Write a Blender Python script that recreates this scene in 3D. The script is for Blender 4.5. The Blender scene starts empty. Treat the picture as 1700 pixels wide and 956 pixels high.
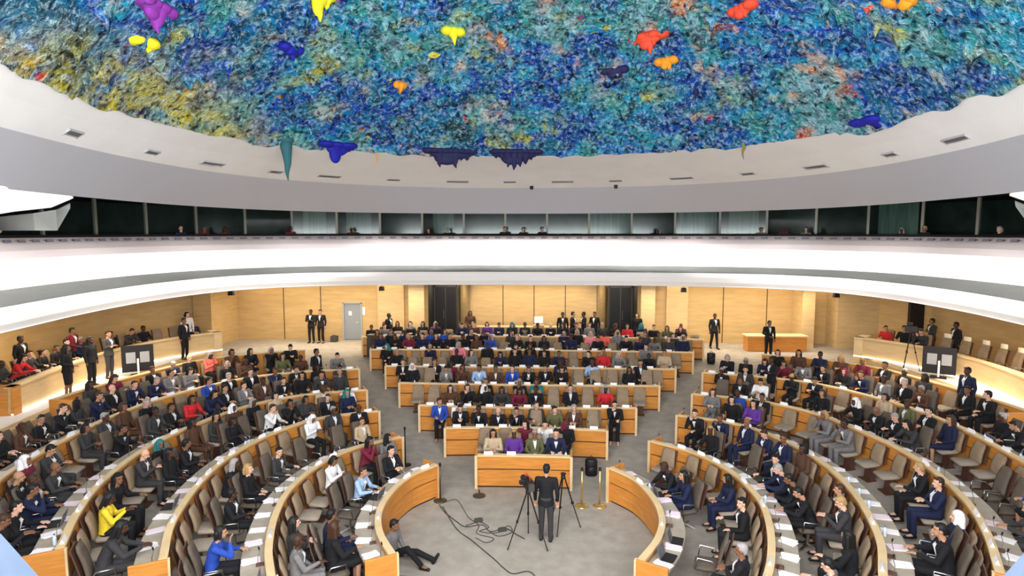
import bpy, bmesh, math, random
import numpy as np
from mathutils import Vector, Matrix, noise
R = math.radians
RINGP = 62
rnd = random.Random(11)
sc = bpy.context.scene
col = sc.collection

# ------------------------------------------------------------------ camera, world, lights, exposure
cam = bpy.data.cameras.new('camera'); cam.sensor_width = 36; cam.lens = 36*1000/1700
cam.clip_end = 300
co = bpy.data.objects.new('camera', cam); col.objects.link(co)
co.location = (.43, 0, 6.9); co.rotation_euler = (R(90-5.3), 0, R(2.7))
sc.camera = co
sc.view_settings.view_transform = 'Standard'; sc.view_settings.look = 'None'
sc.view_settings.gamma = 1; sc.view_settings.use_curve_mapping = False
sc.view_settings.exposure = 0.35
w = bpy.data.worlds.new('world'); sc.world = w; w.use_nodes = True
w.node_tree.nodes['Background'].inputs[0].default_value = (1, .97, .93, 1)
w.node_tree.nodes['Background'].inputs[1].default_value = .25
def area(name, loc, target, sx, sy, power, colr=(1, .95, .88), spread=180):
    l = bpy.data.lights.new(name, 'AREA'); l.shape = 'RECTANGLE'; l.size = sx; l.size_y = sy
    l.energy = power; l.color = colr; l.spread = R(spread)
    o = bpy.data.objects.new(name, l); col.objects.link(o); o.location = loc
    d = Vector(target)-Vector(loc)
    o.rotation_euler = d.to_track_quat('-Z', 'Y').to_euler()
    return o
area('room_fill', (0, 7.6, 12.2), (0, 15, 0), 12, 5, 860, (1, .94, .86))  # added out-of-view fill for the seats and floor
area('balcony_fill', (0, -3.5, 9.6), (0, 30, 7.5), 16, 2.5, 1300, (1, .975, .95), 75)  # added fill from behind the camera, whitening the far balcony
area('ceiling_fill', (0, 2.5, 6.3), (0, 17, 12), 12, 1.5, 2800, (.96, .98, 1))  # added fill near the camera to brighten the bowl and ring
for s in (-1, 1):
    area('ceiling_fill', (s*14.8, 14, 7.2), (0, 19, 12), 1, 14, 170, (.96, .98, 1))  # added side fill for the same ceiling
    area('wall_washer', (s*11, 30.75, 4.2), (s*11, 31.15, 1.6), 8.6, .25, 34, (1, .82, .54))
    area('tribune_downlight', (s*16.9, 20, 4.2), (s*17.3, 20, 0), 2.2, 12, 260, (1, .82, .56))
    area('walkway_downlight', (s*14.9, 20, 4.2), (s*15.0, 20, 0), .5, 12, 90, (1, .88, .68), 90)
    area('recess_downlight', (s*4.7, 32.2, 4.2), (s*4.7, 32.4, 0), 1.0, .5, 26, (1, .86, .62))
    area('aisle_downlight', (s*9.5, 29.0, 4.22), (s*9.5, 28.6, 0), 9, .8, 300, (1, .86, .64))
area('wall_washer', (0, 30.35, 4.2), (0, 30.85, 1.6), 5.8, .25, 24, (1, .82, .54))
area('aisle_downlight', (0, 29.6, 4.22), (0, 28.8, 0), 8, .7, 130, (1, .86, .64))
# added fill lights under the upper ring's inner edge, whitening the balcony front
for x, y, tx, ty in ((11.3, 12.3, 15.6, 10.6), (11.7, 15.2, 16.0, 14.6), (12.0, 18.3, 16.2, 18.3), (12.0, 21.5, 16.3, 22.0), (11.2, 24.6, 15.4, 26.5), (9.6, 27.0, 12.2, 29.8), (7.2, 28.9, 8.5, 31.5), (4.5, 29.9, 5.0, 31.9), (1.5, 30.3, 1.5, 32.1)):
    for s in (-1, 1): area('parapet_fill', (s*x, y, 7.7), (s*tx, ty, 4.7), 3.0, .15, RINGP, (1, .97, .95), 75)
area('gallery_downlight', (0, 31.5, 8.3), (0, 31.3, 5), 22, .6, 14, (1, .9, .8))

# ------------------------------------------------------------------ materials
MATS = {}
def pmat(name, c, rough=.6, var=0, scale=8, metal=0, emit=None, es=0, spec=.3, stretch=None, bump=0):
    if name in MATS: return MATS[name]
    m = bpy.data.materials.new(name); m.use_nodes = True; nt = m.node_tree
    b = nt.nodes['Principled BSDF']
    b.inputs['Base Color'].default_value = (*c, 1); b.inputs['Roughness'].default_value = rough
    b.inputs['Metallic'].default_value = metal; b.inputs['Specular IOR Level'].default_value = spec
    if emit: b.inputs['Emission Color'].default_value = (*emit, 1); b.inputs['Emission Strength'].default_value = es
    if var or bump:
        tc = nt.nodes.new('ShaderNodeTexCoord'); mp = nt.nodes.new('ShaderNodeMapping')
        nz = nt.nodes.new('ShaderNodeTexNoise'); nz.inputs['Scale'].default_value = scale; nz.inputs['Detail'].default_value = 5
        nt.links.new(tc.outputs['Object'], mp.inputs[0]); nt.links.new(mp.outputs[0], nz.inputs['Vector'])
        if stretch: mp.inputs['Scale'].default_value = stretch
        if var:
            cr = nt.nodes.new('ShaderNodeValToRGB')
            cr.color_ramp.elements[0].position = .3; cr.color_ramp.elements[1].position = .7
            cr.color_ramp.elements[0].color = (*[max(0, x*(1-var)) for x in c], 1)
            cr.color_ramp.elements[1].color = (*[min(1, x*(1+var)) for x in c], 1)
            nt.links.new(nz.outputs['Fac'], cr.inputs[0]); nt.links.new(cr.outputs[0], b.inputs['Base Color'])
        if bump:
            bp = nt.nodes.new('ShaderNodeBump'); bp.inputs['Strength'].default_value = bump
            nt.links.new(nz.outputs['Fac'], bp.inputs['Height']); nt.links.new(bp.outputs[0], b.inputs['Normal'])
    MATS[name] = m
    return m
M_carpet = pmat('carpet', (.34, .30, .255), .95, .13, 3.0, spec=.05)
M_wood = pmat('orange_wood', (.54, .215, .042), .42, .16, 2.2, stretch=(1, 1, 9))
M_woodtop = pmat('pale_wood_edge', (.66, .48, .26), .45, .08, 3)
M_desk = pmat('desk_leather', (.36, .31, .245), .55, .12, 4)
M_groove = pmat('dark_gap', (.03, .015, .008), .8)
M_wall = pmat('maple_wall', (.50, .335, .15), .5, .10, 1.2, stretch=(1, 1, 6))
M_wall2 = pmat('maple_panel', (.57, .40, .20), .5, .10, 1.4, stretch=(1, 1, 6))
M_white = pmat('white_plaster', (.86, .84, .82), .6)
M_ring = pmat('ring_plaster', (.83, .82, .81), .7, .03, 1)
M_fascia = pmat('grey_fascia', (.45, .445, .475), .6)
M_ledge = pmat('grey_ledge', (.12, .125, .115), .6, .08, 2)
M_cap = pmat('parapet_cap', (.52, .46, .455), .6)
M_dark = pmat('near_black', (.010, .009, .010), .5)
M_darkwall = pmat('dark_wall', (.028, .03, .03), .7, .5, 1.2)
M_greyglass = pmat('booth_curtain', (.13, .15, .14), .6, .35, 1.5, stretch=(6, 6, .3))
M_led = pmat('lamp_tube', (1, 1, 1), .5, emit=(1, .97, .92), es=9)
M_ledwarm = pmat('warm_lamp_tube', (1, 1, 1), .5, emit=(1, .90, .74), es=2.5)
M_chair = pmat('taupe_upholstery', (.25, .175, .11), .75, .12, 6)
M_chairdark = pmat('dark_brown_upholstery', (.105, .08, .06), .7, .12, 6)
M_chairseat = pmat('seat_upholstery', (.30, .245, .19), .75, .12, 6)
M_frame = pmat('brown_chair_shell', (.10, .045, .03), .5)
M_metal = pmat('chrome', (.55, .53, .5), .3, metal=1)
M_brass = pmat('brass', (.70, .52, .20), .3, metal=.9)
M_paper = pmat('paper', (.84, .80, .80), .8, .06, 9)
M_paper2 = pmat('pink_paper', (.74, .62, .66), .8)
M_cable = pmat('cable_rubber', (.055, .05, .045), .7)
M_door = pmat('grey_door_paint', (.25, .27, .29), .5)
M_sky = pmat('pale_blue_leather', (.42, .55, .80), .6, .04, 2)

def glass(name, tint=(.8, .9, .87)):
    m = bpy.data.materials.new(name); m.use_nodes = True; nt = m.node_tree
    for n in list(nt.nodes): nt.nodes.remove(n)
    o = nt.nodes.new('ShaderNodeOutputMaterial'); t = nt.nodes.new('ShaderNodeBsdfTransparent'); t.inputs[0].default_value = (*tint, 1)
    g = nt.nodes.new('ShaderNodeBsdfGlossy'); g.inputs['Roughness'].default_value = .12
    x = nt.nodes.new('ShaderNodeMixShader'); x.inputs[0].default_value = .012
    nt.links.new(t.outputs[0], x.inputs[1]); nt.links.new(g.outputs[0], x.inputs[2]); nt.links.new(x.outputs[0], o.inputs[0])
    return m
M_glass = glass('booth_glass')

def dome_material():
    m = bpy.data.materials.new('multicolour_paint'); m.use_nodes = True; nt = m.node_tree; N = nt.nodes; L = nt.links
    b = N['Principled BSDF']; b.inputs['Roughness'].default_value = .8; b.inputs['Specular IOR Level'].default_value = .1
    tc = N.new('ShaderNodeTexCoord')
    def nz(scale, det=4, off=(0, 0, 0), rough=.6, stretch=(1, 1, 1)):
        mp = N.new('ShaderNodeMapping'); mp.inputs['Location'].default_value = off; mp.inputs['Scale'].default_value = stretch
        n = N.new('ShaderNodeTexNoise'); n.inputs['Scale'].default_value = scale; n.inputs['Detail'].default_value = det
        n.inputs['Roughness'].default_value = rough
        L.new(tc.outputs['Object'], mp.inputs[0]); L.new(mp.outputs[0], n.inputs['Vector']); return n.outputs['Fac']
    def ramp(fac, stops, interp='LINEAR'):
        r = N.new('ShaderNodeValToRGB'); e = r.color_ramp.elements; r.color_ramp.interpolation = interp
        e[0].position = stops[0][0]; e[0].color = (*stops[0][1], 1); e[1].position = stops[-1][0]; e[1].color = (*stops[-1][1], 1)
        for p, c in stops[1:-1]:
            k = e.new(p); k.color = (*c, 1)
        L.new(fac, r.inputs[0]); return r.outputs[0]
    def mix(f, a, c, mode='MIX'):
        x = N.new('ShaderNodeMix'); x.data_type = 'RGBA'; x.blend_type = mode
        if isinstance(f, float): x.inputs[0].default_value = f
        else: L.new(f, x.inputs[0])
        L.new(a, x.inputs[6])
        if isinstance(c, tuple): x.inputs[7].default_value = (*c, 1)
        else: L.new(c, x.inputs[7])
        return x.outputs[2]
    base = ramp(nz(.33, 3, (3, 1, 0)), [(.33, (.015, .08, .10)), (.42, (.01, .17, .34)), (.48, (.008, .05, .34)), (.54, (.02, .27, .46)), (.60, (.03, .24, .22)), (.68, (.20, .42, .50))])
    patch = ramp(nz(.75, 4, (9, 4, 2)), [(.53, (0, 0, 0)), (.62, (1, 1, 1))])
    pc = ramp(nz(.42, 3, (-7, 8, 5)), [(.30, (.55, .50, .03)), (.38, (.34, .38, .12)), (.47, (.08, .32, .34)), (.54, (.42, .40, .38)), (.60, (.66, .24, .05)), (.66, (.60, .06, .05))])
    c = mix(patch, base, pc)
    # yellow-green zones towards both sides of the bowl
    sx = N.new('ShaderNodeSeparateXYZ'); L.new(tc.outputs['Object'], sx.inputs[0])
    mr = N.new('ShaderNodeMapRange'); mr.inputs[1].default_value = -8.0; mr.inputs[2].default_value = -9.6; L.new(sx.outputs[0], mr.inputs[0])
    ml = N.new('ShaderNodeMath'); ml.operation = 'MULTIPLY'; L.new(mr.outputs[0], ml.inputs[0])
    L.new(ramp(nz(.9, 4, (1, 7, 3)), [(.40, (.15, .15, .15)), (.56, (1, 1, 1))]), ml.inputs[1])
    c = mix(ml.outputs[0], c, (.55, .47, .03))
    spots = ramp(nz(1.25, 2, (5, 5, 1)), [(.68, (0, 0, 0)), (.71, (1, 1, 1))])
    sc2 = ramp(nz(.5, 1, (15, 2, 1)), [(.36, (.75, .70, .02)), (.43, (.03, .02, .30)), (.49, (.75, .30, .02)), (.54, (.70, .07, .03)), (.60, (.18, .03, .25))], 'CONSTANT')
    c = mix(spots, c, sc2)
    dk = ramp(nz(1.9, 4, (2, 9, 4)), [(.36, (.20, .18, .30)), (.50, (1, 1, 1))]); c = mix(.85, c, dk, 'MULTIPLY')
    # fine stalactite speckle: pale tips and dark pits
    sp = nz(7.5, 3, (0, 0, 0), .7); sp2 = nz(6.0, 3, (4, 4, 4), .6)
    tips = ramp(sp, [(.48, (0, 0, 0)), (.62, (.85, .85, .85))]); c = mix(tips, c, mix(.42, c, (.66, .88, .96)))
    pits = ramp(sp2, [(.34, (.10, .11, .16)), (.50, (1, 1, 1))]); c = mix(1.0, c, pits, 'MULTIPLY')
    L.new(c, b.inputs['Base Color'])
    bp = N.new('ShaderNodeBump'); bp.inputs['Strength'].default_value = .7; bp.inputs['Distance'].default_value = .15
    L.new(sp, bp.inputs['Height']); L.new(bp.outputs[0], b.inputs['Normal'])
    return m
M_dome = dome_material()

# ------------------------------------------------------------------ object helpers
def link(name, me, parent=None):
    o = bpy.data.objects.new(name, me); col.objects.link(o)
    if parent: o.parent = parent
    return o
def thing(o, label, cat, group=None):
    o['label'] = label; o['category'] = cat
    if group: o['group'] = group
    return o
def struct(o): o['kind'] = 'structure'; return o
def empty(name, loc, rz=0):
    o = bpy.data.objects.new(name, None); col.objects.link(o); o.location = loc; o.rotation_euler = (0, 0, rz); o.empty_display_size = .2
    return o
class MB:
    def __init__(s): s.v = []; s.f = []; s.m = []
    def raw(s, vs, fs, mi=0):
        n = len(s.v); s.v += [tuple(v) for v in vs]; s.f += [tuple(i+n for i in f) for f in fs]; s.m += [mi]*len(fs); return s
    def box(s, c, d, rz=0, mi=0, rot=None, taper=1):
        hx, hy, hz = d[0]/2, d[1]/2, d[2]/2; M = rot or Matrix.Rotation(rz, 3, 'Z'); c = Vector(c)
        vs = [c+M @ Vector((x*hx*(taper if z > 0 else 1), y*hy*(taper if z > 0 else 1), z*hz)) for z in (-1, 1) for x, y in ((-1, -1), (1, -1), (1, 1), (-1, 1))]
        return s.raw(vs, [(3, 2, 1, 0), (4, 5, 6, 7), (0, 1, 5, 4), (1, 2, 6, 5), (2, 3, 7, 6), (3, 0, 4, 7)], mi)
    def tube(s, pts, r, n=8, mi=0):
        pts = [Vector(p) for p in pts]; rs = r if isinstance(r, (list, tuple)) else [r]*len(pts)
        vs = []; fs = []
        for i, p in enumerate(pts):
            t = (pts[min(i+1, len(pts)-1)]-pts[max(i-1, 0)]).normalized()
            a = t.cross(Vector((0, 0, 1)) if abs(t.z) < .9 else Vector((1, 0, 0))).normalized(); b = t.cross(a)
            for k in range(n):
                q = 2*math.pi*k/n; vs.append(p+(a*math.cos(q)+b*math.sin(q))*rs[i])
        for i in range(len(pts)-1):
            for k in range(n): fs.append((i*n+k, (i+1)*n+k, (i+1)*n+(k+1) % n, i*n+(k+1) % n))
        fs.append(tuple(range(n))); fs.append(tuple(range((len(pts)-1)*n, len(pts)*n))[::-1])
        return s.raw(vs, fs, mi)
    def lathe(s, c, prof, n=20, mi=0):
        vs = []; fs = []
        for r, z in prof:
            for k in range(n):
                q = 2*math.pi*k/n; vs.append((c[0]+r*math.cos(q), c[1]+r*math.sin(q), c[2]+z))
        for i in range(len(prof)-1):
            for k in range(n): fs.append((i*n+k, i*n+(k+1) % n, (i+1)*n+(k+1) % n, (i+1)*n+k))
        fs.append(tuple(range(n))[::-1]); fs.append(tuple(range((len(prof)-1)*n, len(prof)*n)))
        return s.raw(vs, fs, mi)
    def ball(s, c, r, rot=None, nu=12, nv=8, mi=0):
        r = r if isinstance(r, (tuple, list)) else (r, r, r); M = rot or Matrix.Identity(3); c = Vector(c); vs = []; fs = []
        vs.append(c+M @ Vector((0, 0, r[2])))
        for j in range(1, nv):
            a = math.pi*j/nv
            for k in range(nu):
                q = 2*math.pi*k/nu; vs.append(c+M @ Vector((r[0]*math.sin(a)*math.cos(q), r[1]*math.sin(a)*math.sin(q), r[2]*math.cos(a))))
        vs.append(c+M @ Vector((0, 0, -r[2]))); e = len(vs)-1
        for k in range(nu): fs.append((0, 1+k, 1+(k+1) % nu)); fs.append((e, 1+(nv-2)*nu+(k+1) % nu, 1+(nv-2)*nu+k))
        for j in range(nv-2):
            for k in range(nu): a = 1+j*nu; fs.append((a+k, a+nu+k, a+nu+(k+1) % nu, a+(k+1) % nu))
        return s.raw(vs, fs, mi)
    def limb(s, a, b, ra, rb):
        s.ball(a, ra, nu=10, nv=6); s.ball(b, rb, nu=10, nv=6)
        a = Vector(a); b = Vector(b)
        if (b-a).length > 1e-4: s.tube([a, b], [ra, rb], 10)
        return s
    def loft(s, secs, n=16):
        vs = []; fs = []
        for (c, rx, ry) in secs:
            for k in range(n):
                q = 2*math.pi*k/n; vs.append((c[0]+rx*math.cos(q), c[1]+ry*math.sin(q), c[2]))
        for i in range(len(secs)-1):
            for k in range(n): fs.append((i*n+k, i*n+(k+1) % n, (i+1)*n+(k+1) % n, (i+1)*n+k))
        fs.append(tuple(range(n))[::-1]); fs.append(tuple(range((len(secs)-1)*n, len(secs)*n)))
        return s.raw(vs, fs)
    def mesh(s, name, mats, smooth=False):
        me = bpy.data.meshes.new(name); me.from_pydata(s.v, [], s.f)
        for m in (mats if isinstance(mats, (list, tuple)) else [mats]): me.materials.append(m)
        if any(s.m): me.polygons.foreach_set('material_index', s.m)
        if smooth: me.polygons.foreach_set('use_smooth', [True]*len(s.f))
        me.update(); return me
    def obj(s, name, mats, parent=None, smooth=False, bevel=0):
        o = link(name, s.mesh(name, mats, smooth), parent)
        if bevel:
            b = o.modifiers.new('bevel', 'BEVEL'); b.width = bevel; b.segments = 2; b.limit_method = 'ANGLE'
        return o

YC = 15.
def flo(x, y):
    r = math.hypot(x, y-YC)
    return max(0, min(1.2, (r-4)*.12))
def catmull(pts, step=.25, closed=False):
    pts = [Vector(p) for p in pts]; out = []; n = len(pts)
    rng = range(n) if closed else range(n-1)
    for i in rng:
        if closed: p0, p1, p2, p3 = pts[i-1], pts[i], pts[(i+1) % n], pts[(i+2) % n]
        else: p0 = pts[i-1] if i else pts[0]*2-pts[1]; p1 = pts[i]; p2 = pts[i+1]; p3 = pts[i+2] if i+2 < n else pts[-1]*2-pts[-2]
        for k in range(24):
            t = k/24
            out.append(.5*((2*p1)+(p2-p0)*t+(2*p0-5*p1+4*p2-p3)*t*t+(3*p1-p0-3*p2+p3)*t**3))
    if not closed: out.append(pts[-1])
    else: out.append(out[0].copy())
    d = [0]
    for a, b in zip(out, out[1:]): d.append(d[-1]+(b-a).length)
    m = max(2, int(round(d[-1]/step))); res = []; j = 0
    for k in range(m+1):
        s = d[-1]*k/m
        while j < len(d)-2 and d[j+1] < s: j += 1
        t = (s-d[j])/max(1e-9, d[j+1]-d[j]); res.append(out[j].lerp(out[j+1], t))
    return res if not closed else res[:-1]
def normals(ps, ref, closed=False):
    out = []; n = len(ps)
    for i in range(n):
        a = ps[(i-1) % n] if closed or i else ps[0]; b = ps[(i+1) % n] if closed or i < n-1 else ps[-1]
        t = (b-a).normalized(); q = Vector((t.y, -t.x))
        out.append(q)
    mid = n//2
    if out[mid].dot(ps[mid]-Vector(ref)) < 0: out = [-q for q in out]
    return out
def sweep(mb, ps, ns, prof, zf=None, closed_path=False, mi=0, closed_prof=True):
    """prof: list of (offset, height); zf gives the base height at each point"""
    k = len(prof); vs = []
    for p, n in zip(ps, ns):
        z0 = zf(p.x, p.y) if zf else 0
        for o, h in prof: vs.append((p.x+n.x*o, p.y+n.y*o, z0+h))
    fs = []; m = len(ps)
    for i in range(m if closed_path else m-1):
        j = (i+1) % m
        for q in range(k if closed_prof else k-1):
            fs.append((i*k+q, j*k+q, j*k+(q+1) % k, i*k+(q+1) % k))
    if not closed_path and closed_prof:
        fs.append(tuple(range(k))); fs.append(tuple((m-1)*k+q for q in range(k))[::-1])
    mb.raw(vs, fs, mi)
def rect(o0, o1, z0, z1): return [(o0, z0), (o1, z0), (o1, z1), (o0, z1)]

# ------------------------------------------------------------------ the hall
# floor: level round the middle, rising gently outwards
mb = MB(); nr, na = 40, 96; vs = []; fs = []
for i in range(nr+1):
    r = 32*(i/nr)
    for k in range(na):
        a = 2*math.pi*k/na; x, y = r*math.sin(a), YC+r*math.cos(a); vs.append((x, y, flo(x, y)))
for i in range(nr):
    for k in range(na): fs.append((i*na+k, (i+1)*na+k, (i+1)*na+(k+1) % na, i*na+(k+1) % na))
mb.raw(vs, fs); struct(mb.obj('floor', M_carpet, smooth=True))

# back wall, columns, openings
def wallbox(mb, x0, x1, y0, y1, z0, z1, mi=0): mb.box(((x0+x1)/2, (y0+y1)/2, (z0+z1)/2), (x1-x0, y1-y0, z1-z0), mi=mi)
mb = MB()
wallbox(mb, -16.2, -10.02, 31.2, 31.5, 1.1, 4.6); wallbox(mb, -10.02, -8.98, 31.2, 31.5, 3.2, 4.6); wallbox(mb, -8.98, -5.6, 31.2, 31.5, 1.1, 4.6)
wallbox(mb, 5.7, 17.2, 31.2, 31.5, 1.1, 4.6)
wallbox(mb, -3.1, 3.3, 30.8, 31.1, 1.1, 4.6)
struct(mb.obj('wall_back', M_wall))
mb = MB()
for a, b in ((-13.2, -13.17), (-11.2, -11.17), (-7.2, -7.17), (7.6, 7.63), (9.8, 9.83), (12.0, 12.03), (14.1, 14.13)): wallbox(mb, a, b, 31.18, 31.25, 1.2, 4.3)
for a in (-1.5, 0.1, 1.7): wallbox(mb, a, a+.03, 30.78, 30.85, 1.2, 4.3)
struct(mb.obj('trim_1', M_groove))
for s, (a, b) in ((0, (-6.25, -5.45)), (1, (5.45, 6.15))):
    mb = MB(); wallbox(mb, a, b, 30.1, 31.2, 1.1, 4.4); mb.obj('column_%s' % 'ab'[s], M_wall2)
for o in [o for o in col.objects if o.name.startswith('column_')]: o.name = 'wall_column'; struct(o)
# slim pilasters on the back wall
for x0, x1 in ((-8.1, -6.7), (6.9, 8.0)):
    mb = MB(); wallbox(mb, x0, x1, 31.05, 31.22, 1.15, 4.35); o = mb.obj('wall_panel', M_wall2); struct(o)
for x0, x1 in ((13.3, 13.9), (15.0, 17.0)):
    mb = MB(); wallbox(mb, x0, x1, 30.0, 31.3, 1.15, 4.35); o = mb.obj('wall_pier', M_wall2); struct(o)
mb = MB(); wallbox(mb, -16.6, -15.7, 28.6, 31.3, 1.1, 4.4); struct(mb.obj('wall_pier', M_wall))
# recesses either side of the middle panel: side panel, dark doors at the back
for s in (-1, 1):
    mb = MB(); wallbox(mb, min(s*2.9, s*5.6), max(s*2.9, s*5.6), 34.0, 34.2, 1.1, 4.6); struct(mb.obj('wall_recess', M_wall))
    mb = MB()
    mb.raw([(s*3.2, 31.0, 1.1), (s*4.2, 33.9, 1.1), (s*4.2, 33.9, 4.5), (s*3.2, 31.0, 4.5), (s*3.05, 31.0, 1.1), (s*4.05, 34.0, 1.1), (s*4.05, 34.0, 4.5), (s*3.05, 31.0, 4.5)],
           [(0, 1, 2, 3), (4, 5, 6, 7), (0, 1, 5, 4), (3, 2, 6, 7), (0, 3, 7, 4), (1, 2, 6, 5)])
    struct(mb.obj('wall_reveal', M_wall2))
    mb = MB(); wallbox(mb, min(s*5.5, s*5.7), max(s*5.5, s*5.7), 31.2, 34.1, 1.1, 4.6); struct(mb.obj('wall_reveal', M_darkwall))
    d = MB(); wallbox(d, min(s*4.2, s*5.5), max(s*4.2, s*5.5), 33.2, 33.28, 1.25, 3.95); d = struct(d.obj('door_%d' % (1 if s < 0 else 2), M_dark))
    f = MB()
    for x in (4.22, 4.84, 5.46): f.box((s*x, 33.17, 2.6), (.06, .06, 2.7))
    f.box((s*4.84, 33.17, 3.9), (1.3, .06, .08)); f.obj('door_frame', pmat('dark_bronze', (.06, .06, .055), .4, metal=.5), d)
    h = MB(); h.tube([(s*4.95, 33.1, 2.1), (s*4.95, 33.1, 2.6)], .02); h.obj('door_handle', M_metal, d)
# grey service door
d = MB(); wallbox(d, -9.95, -9.05, 31.22, 31.30, 1.22, 3.15); d = struct(d.obj('door_3', M_door))
f = MB()
for x in (-9.985, -9.015): f.box((x, 31.2, 2.2), (.07, .1, 2.0))
f.box((-9.5, 31.2, 3.18), (1.04, .1, .07)); f.obj('door_frame', pmat('grey_frame', (.33, .34, .35), .5), d)
f = MB(); f.box((-9.62, 31.2, 2.62), (.16, .02, .22)); f.obj('door_notice', M_paper, d)
f = MB(); f.tube([(-9.18, 31.17, 2.12), (-9.30, 31.17, 2.12)], .015); f.obj('door_handle', M_metal, d)
n = MB(); n.box((-8.88, 31.18, 2.75), (.14, .02, .42)); thing(n.obj('wall_notice', M_paper), 'white paper notice on the wall right of the grey door', 'notice')

# side walls behind the tribunes
for s, nm in ((-1, 'left'), (1, 'right')):
    pts = [(s*16.4, 29.5), (s*17.6, 28.2), (s*18.6, 25.5), (s*18.9, 22), (s*18.7, 18), (s*18.1, 14), (s*17, 10.5), (s*15.6, 8)]
    if s > 0: pts = [(16.9, 30.2)]+pts[1:]
    ps = catmull(pts, .5); ns = normals(ps, (0, 16)); mb = MB()
    sweep(mb, ps, ns, rect(0, .3, .8, 4.7)); struct(mb.obj('wall_'+nm, M_wall))
mb = MB(); wallbox(mb, 16.9, 17.5, 27.4, 27.6, 1.65, 4.2); thing(mb.obj('glazed_door_panel', M_dark), 'tall dark door panel beside the right wooden pier', 'door')

# balcony ring
BC = [(12.2, 6.5), (12.9, 9), (13.3, 12), (13.5, 14.6), (14.1, 18), (14.35, 21), (14.1, 24), (13.1, 26.6), (10.8, 28.5), (7.5, 29.4), (4, 29.72), (0, 29.8)]
BC = BC+[(-x, y) for x, y in BC[:-1][::-1]]
bps = catmull(BC, .4); bns = normals(bps, (0, 16))
mb = MB(); sweep(mb, bps, bns, [(-.02, 4.30), (.35, 4.27), (6.2, 4.29), (6.2, 4.40), (.4, 4.45)]); struct(mb.obj('balcony_underside', M_white, smooth=False))
mb = MB(); sweep(mb, bps, bns, [(.03, 4.28), (-.05, 4.5), (-.05, 4.72), (.02, 4.93), (.3, 4.95), (.4, 4.3)]); struct(mb.obj('balcony_fascia', M_white))
mb = MB(); sweep(mb, bps, bns, [(.25, 4.85), (.08, 4.95), (1.8, 5.17), (1.8, 4.9)]); struct(mb.obj('balcony_ledge', M_ledge))
mb = MB(); sweep(mb, bps, bns, [(1.74, 5.1), (1.63, 5.45), (1.70, 5.85), (1.80, 6.05), (2.25, 6.3), (2.35, 5.0)]); struct(mb.obj('balcony_parapet', M_white))
mb = MB(); sweep(mb, bps, bns, [(1.80, 6.05), (2.02, 6.30), (2.35, 6.50), (2.85, 6.70), (3.1, 6.70), (3.1, 6.6), (2.3, 6.2)]); struct(mb.obj('balcony_cap', M_cap))
mb = MB(); sweep(mb, bps, bns, [(3.1, 6.66), (3.18, 6.80), (3.24, 6.80), (3.2, 6.62)]); struct(mb.obj('balcony_handrail', M_dark))
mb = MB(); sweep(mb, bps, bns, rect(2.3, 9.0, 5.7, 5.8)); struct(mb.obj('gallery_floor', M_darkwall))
# name cards along the front of the balcony desk
cps = catmull([(p+n*2.5) for p, n in zip(bps, bns)], .62); cns = normals(cps, (0, 16))
cardm = MB().box((0, 0, 0), (.30, .05, .10)).mesh('card', pmat('charcoal_card', (.11, .10, .12), .6)); k = 0
mid = len(cps)/2
for i, (p, n) in enumerate(zip(cps, cns)):
    if p.y < 12: continue
    o = link('name_card', cardm); o.location = (p.x, p.y, 6.60); o.rotation_euler = (R(-18), 0, math.atan2(-n.x, n.y))
    thing(o, 'small dark name card standing on the pale sloping top of the balcony parapet', 'name card', 'name cards along the balcony')

# gallery booths behind the balcony: back wall, ceiling, mullions, glass
gps = catmull([(p+n*5.2) for p, n in zip(bps, bns)], .8); gns = normals(gps, (0, 16))
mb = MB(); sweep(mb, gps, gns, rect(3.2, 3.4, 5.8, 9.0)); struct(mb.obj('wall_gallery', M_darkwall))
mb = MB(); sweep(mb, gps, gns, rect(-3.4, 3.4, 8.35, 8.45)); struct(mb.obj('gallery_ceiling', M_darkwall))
L_ = len(gps)
marks = [i for i in range(0, L_, 3) if gps[i].y > 13]
wn = 1
for a, b in zip(marks, marks[1:]):
    p, q = gps[a], gps[b]; r = MB(); mids = (p+q)/2; d = q-p; ang = math.atan2(d.y, d.x)
    g = MB(); g.box((mids.x, mids.y, 7.1), (d.length-.1, .02, 2.5), ang); g = struct(g.obj('window_%d' % wn, M_glass)); wn += 1
    r.box((p.x, p.y, 7.1), (.12, .12, 2.5), ang); r.box((mids.x, mids.y, 5.9), (d.length, .1, .12), ang); r.obj('window_frame', pmat('mullion', (.30, .29, .24), .5, metal=.3), g)
    if rnd.random() < .38:
        n = gns[a]; c = MB(); c.box((mids.x+n.x*.25, mids.y+n.y*.25, 7.1), (d.length*rnd.uniform(.5, .95), .05, 2.4), ang)
        thing(c.obj('booth_blind', M_greyglass), 'grey-green blind hanging behind an interpreter booth window', 'blind', 'booth blinds')

# upper ring: grey fascia, pale ring, painted bowl
FB = [(0, 30.4), (4.2, 30.0), (8.2, 28.2), (10.8, 25.1), (11.9, 21), (11.75, 16.5), (11.0, 12.5), (9.9, 9), (8.2, 5.8), (6, 3), (3, 1.3), (0, .6)]
FT = [(0, 29.2), (3.8, 28.8), (7.4, 27.0), (9.9, 24.1), (11.1, 20.6), (11.2, 16.6), (10.6, 12.7), (9.6, 9.2), (8.0, 6.2), (5.8, 3.5), (3, 1.8), (0, 1.2)]
DE = [(0, 23.7), (3.0, 23.4), (6.2, 22.1), (8.7, 19.7), (9.85, 16.7), (9.85, 13.9), (9.3, 11.3), (8.5, 9.0), (7.0, 6.6), (5.2, 4.9), (2.8, 3.8), (0, 3.4)]
def ringcurve(pts, n):
    full = pts+[(-x, y) for x, y in pts[1:-1][::-1]]
    ps = catmull(full, .05, True)
    m = len(ps); return [ps[int(i*m/n)] for i in range(n)]
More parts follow.
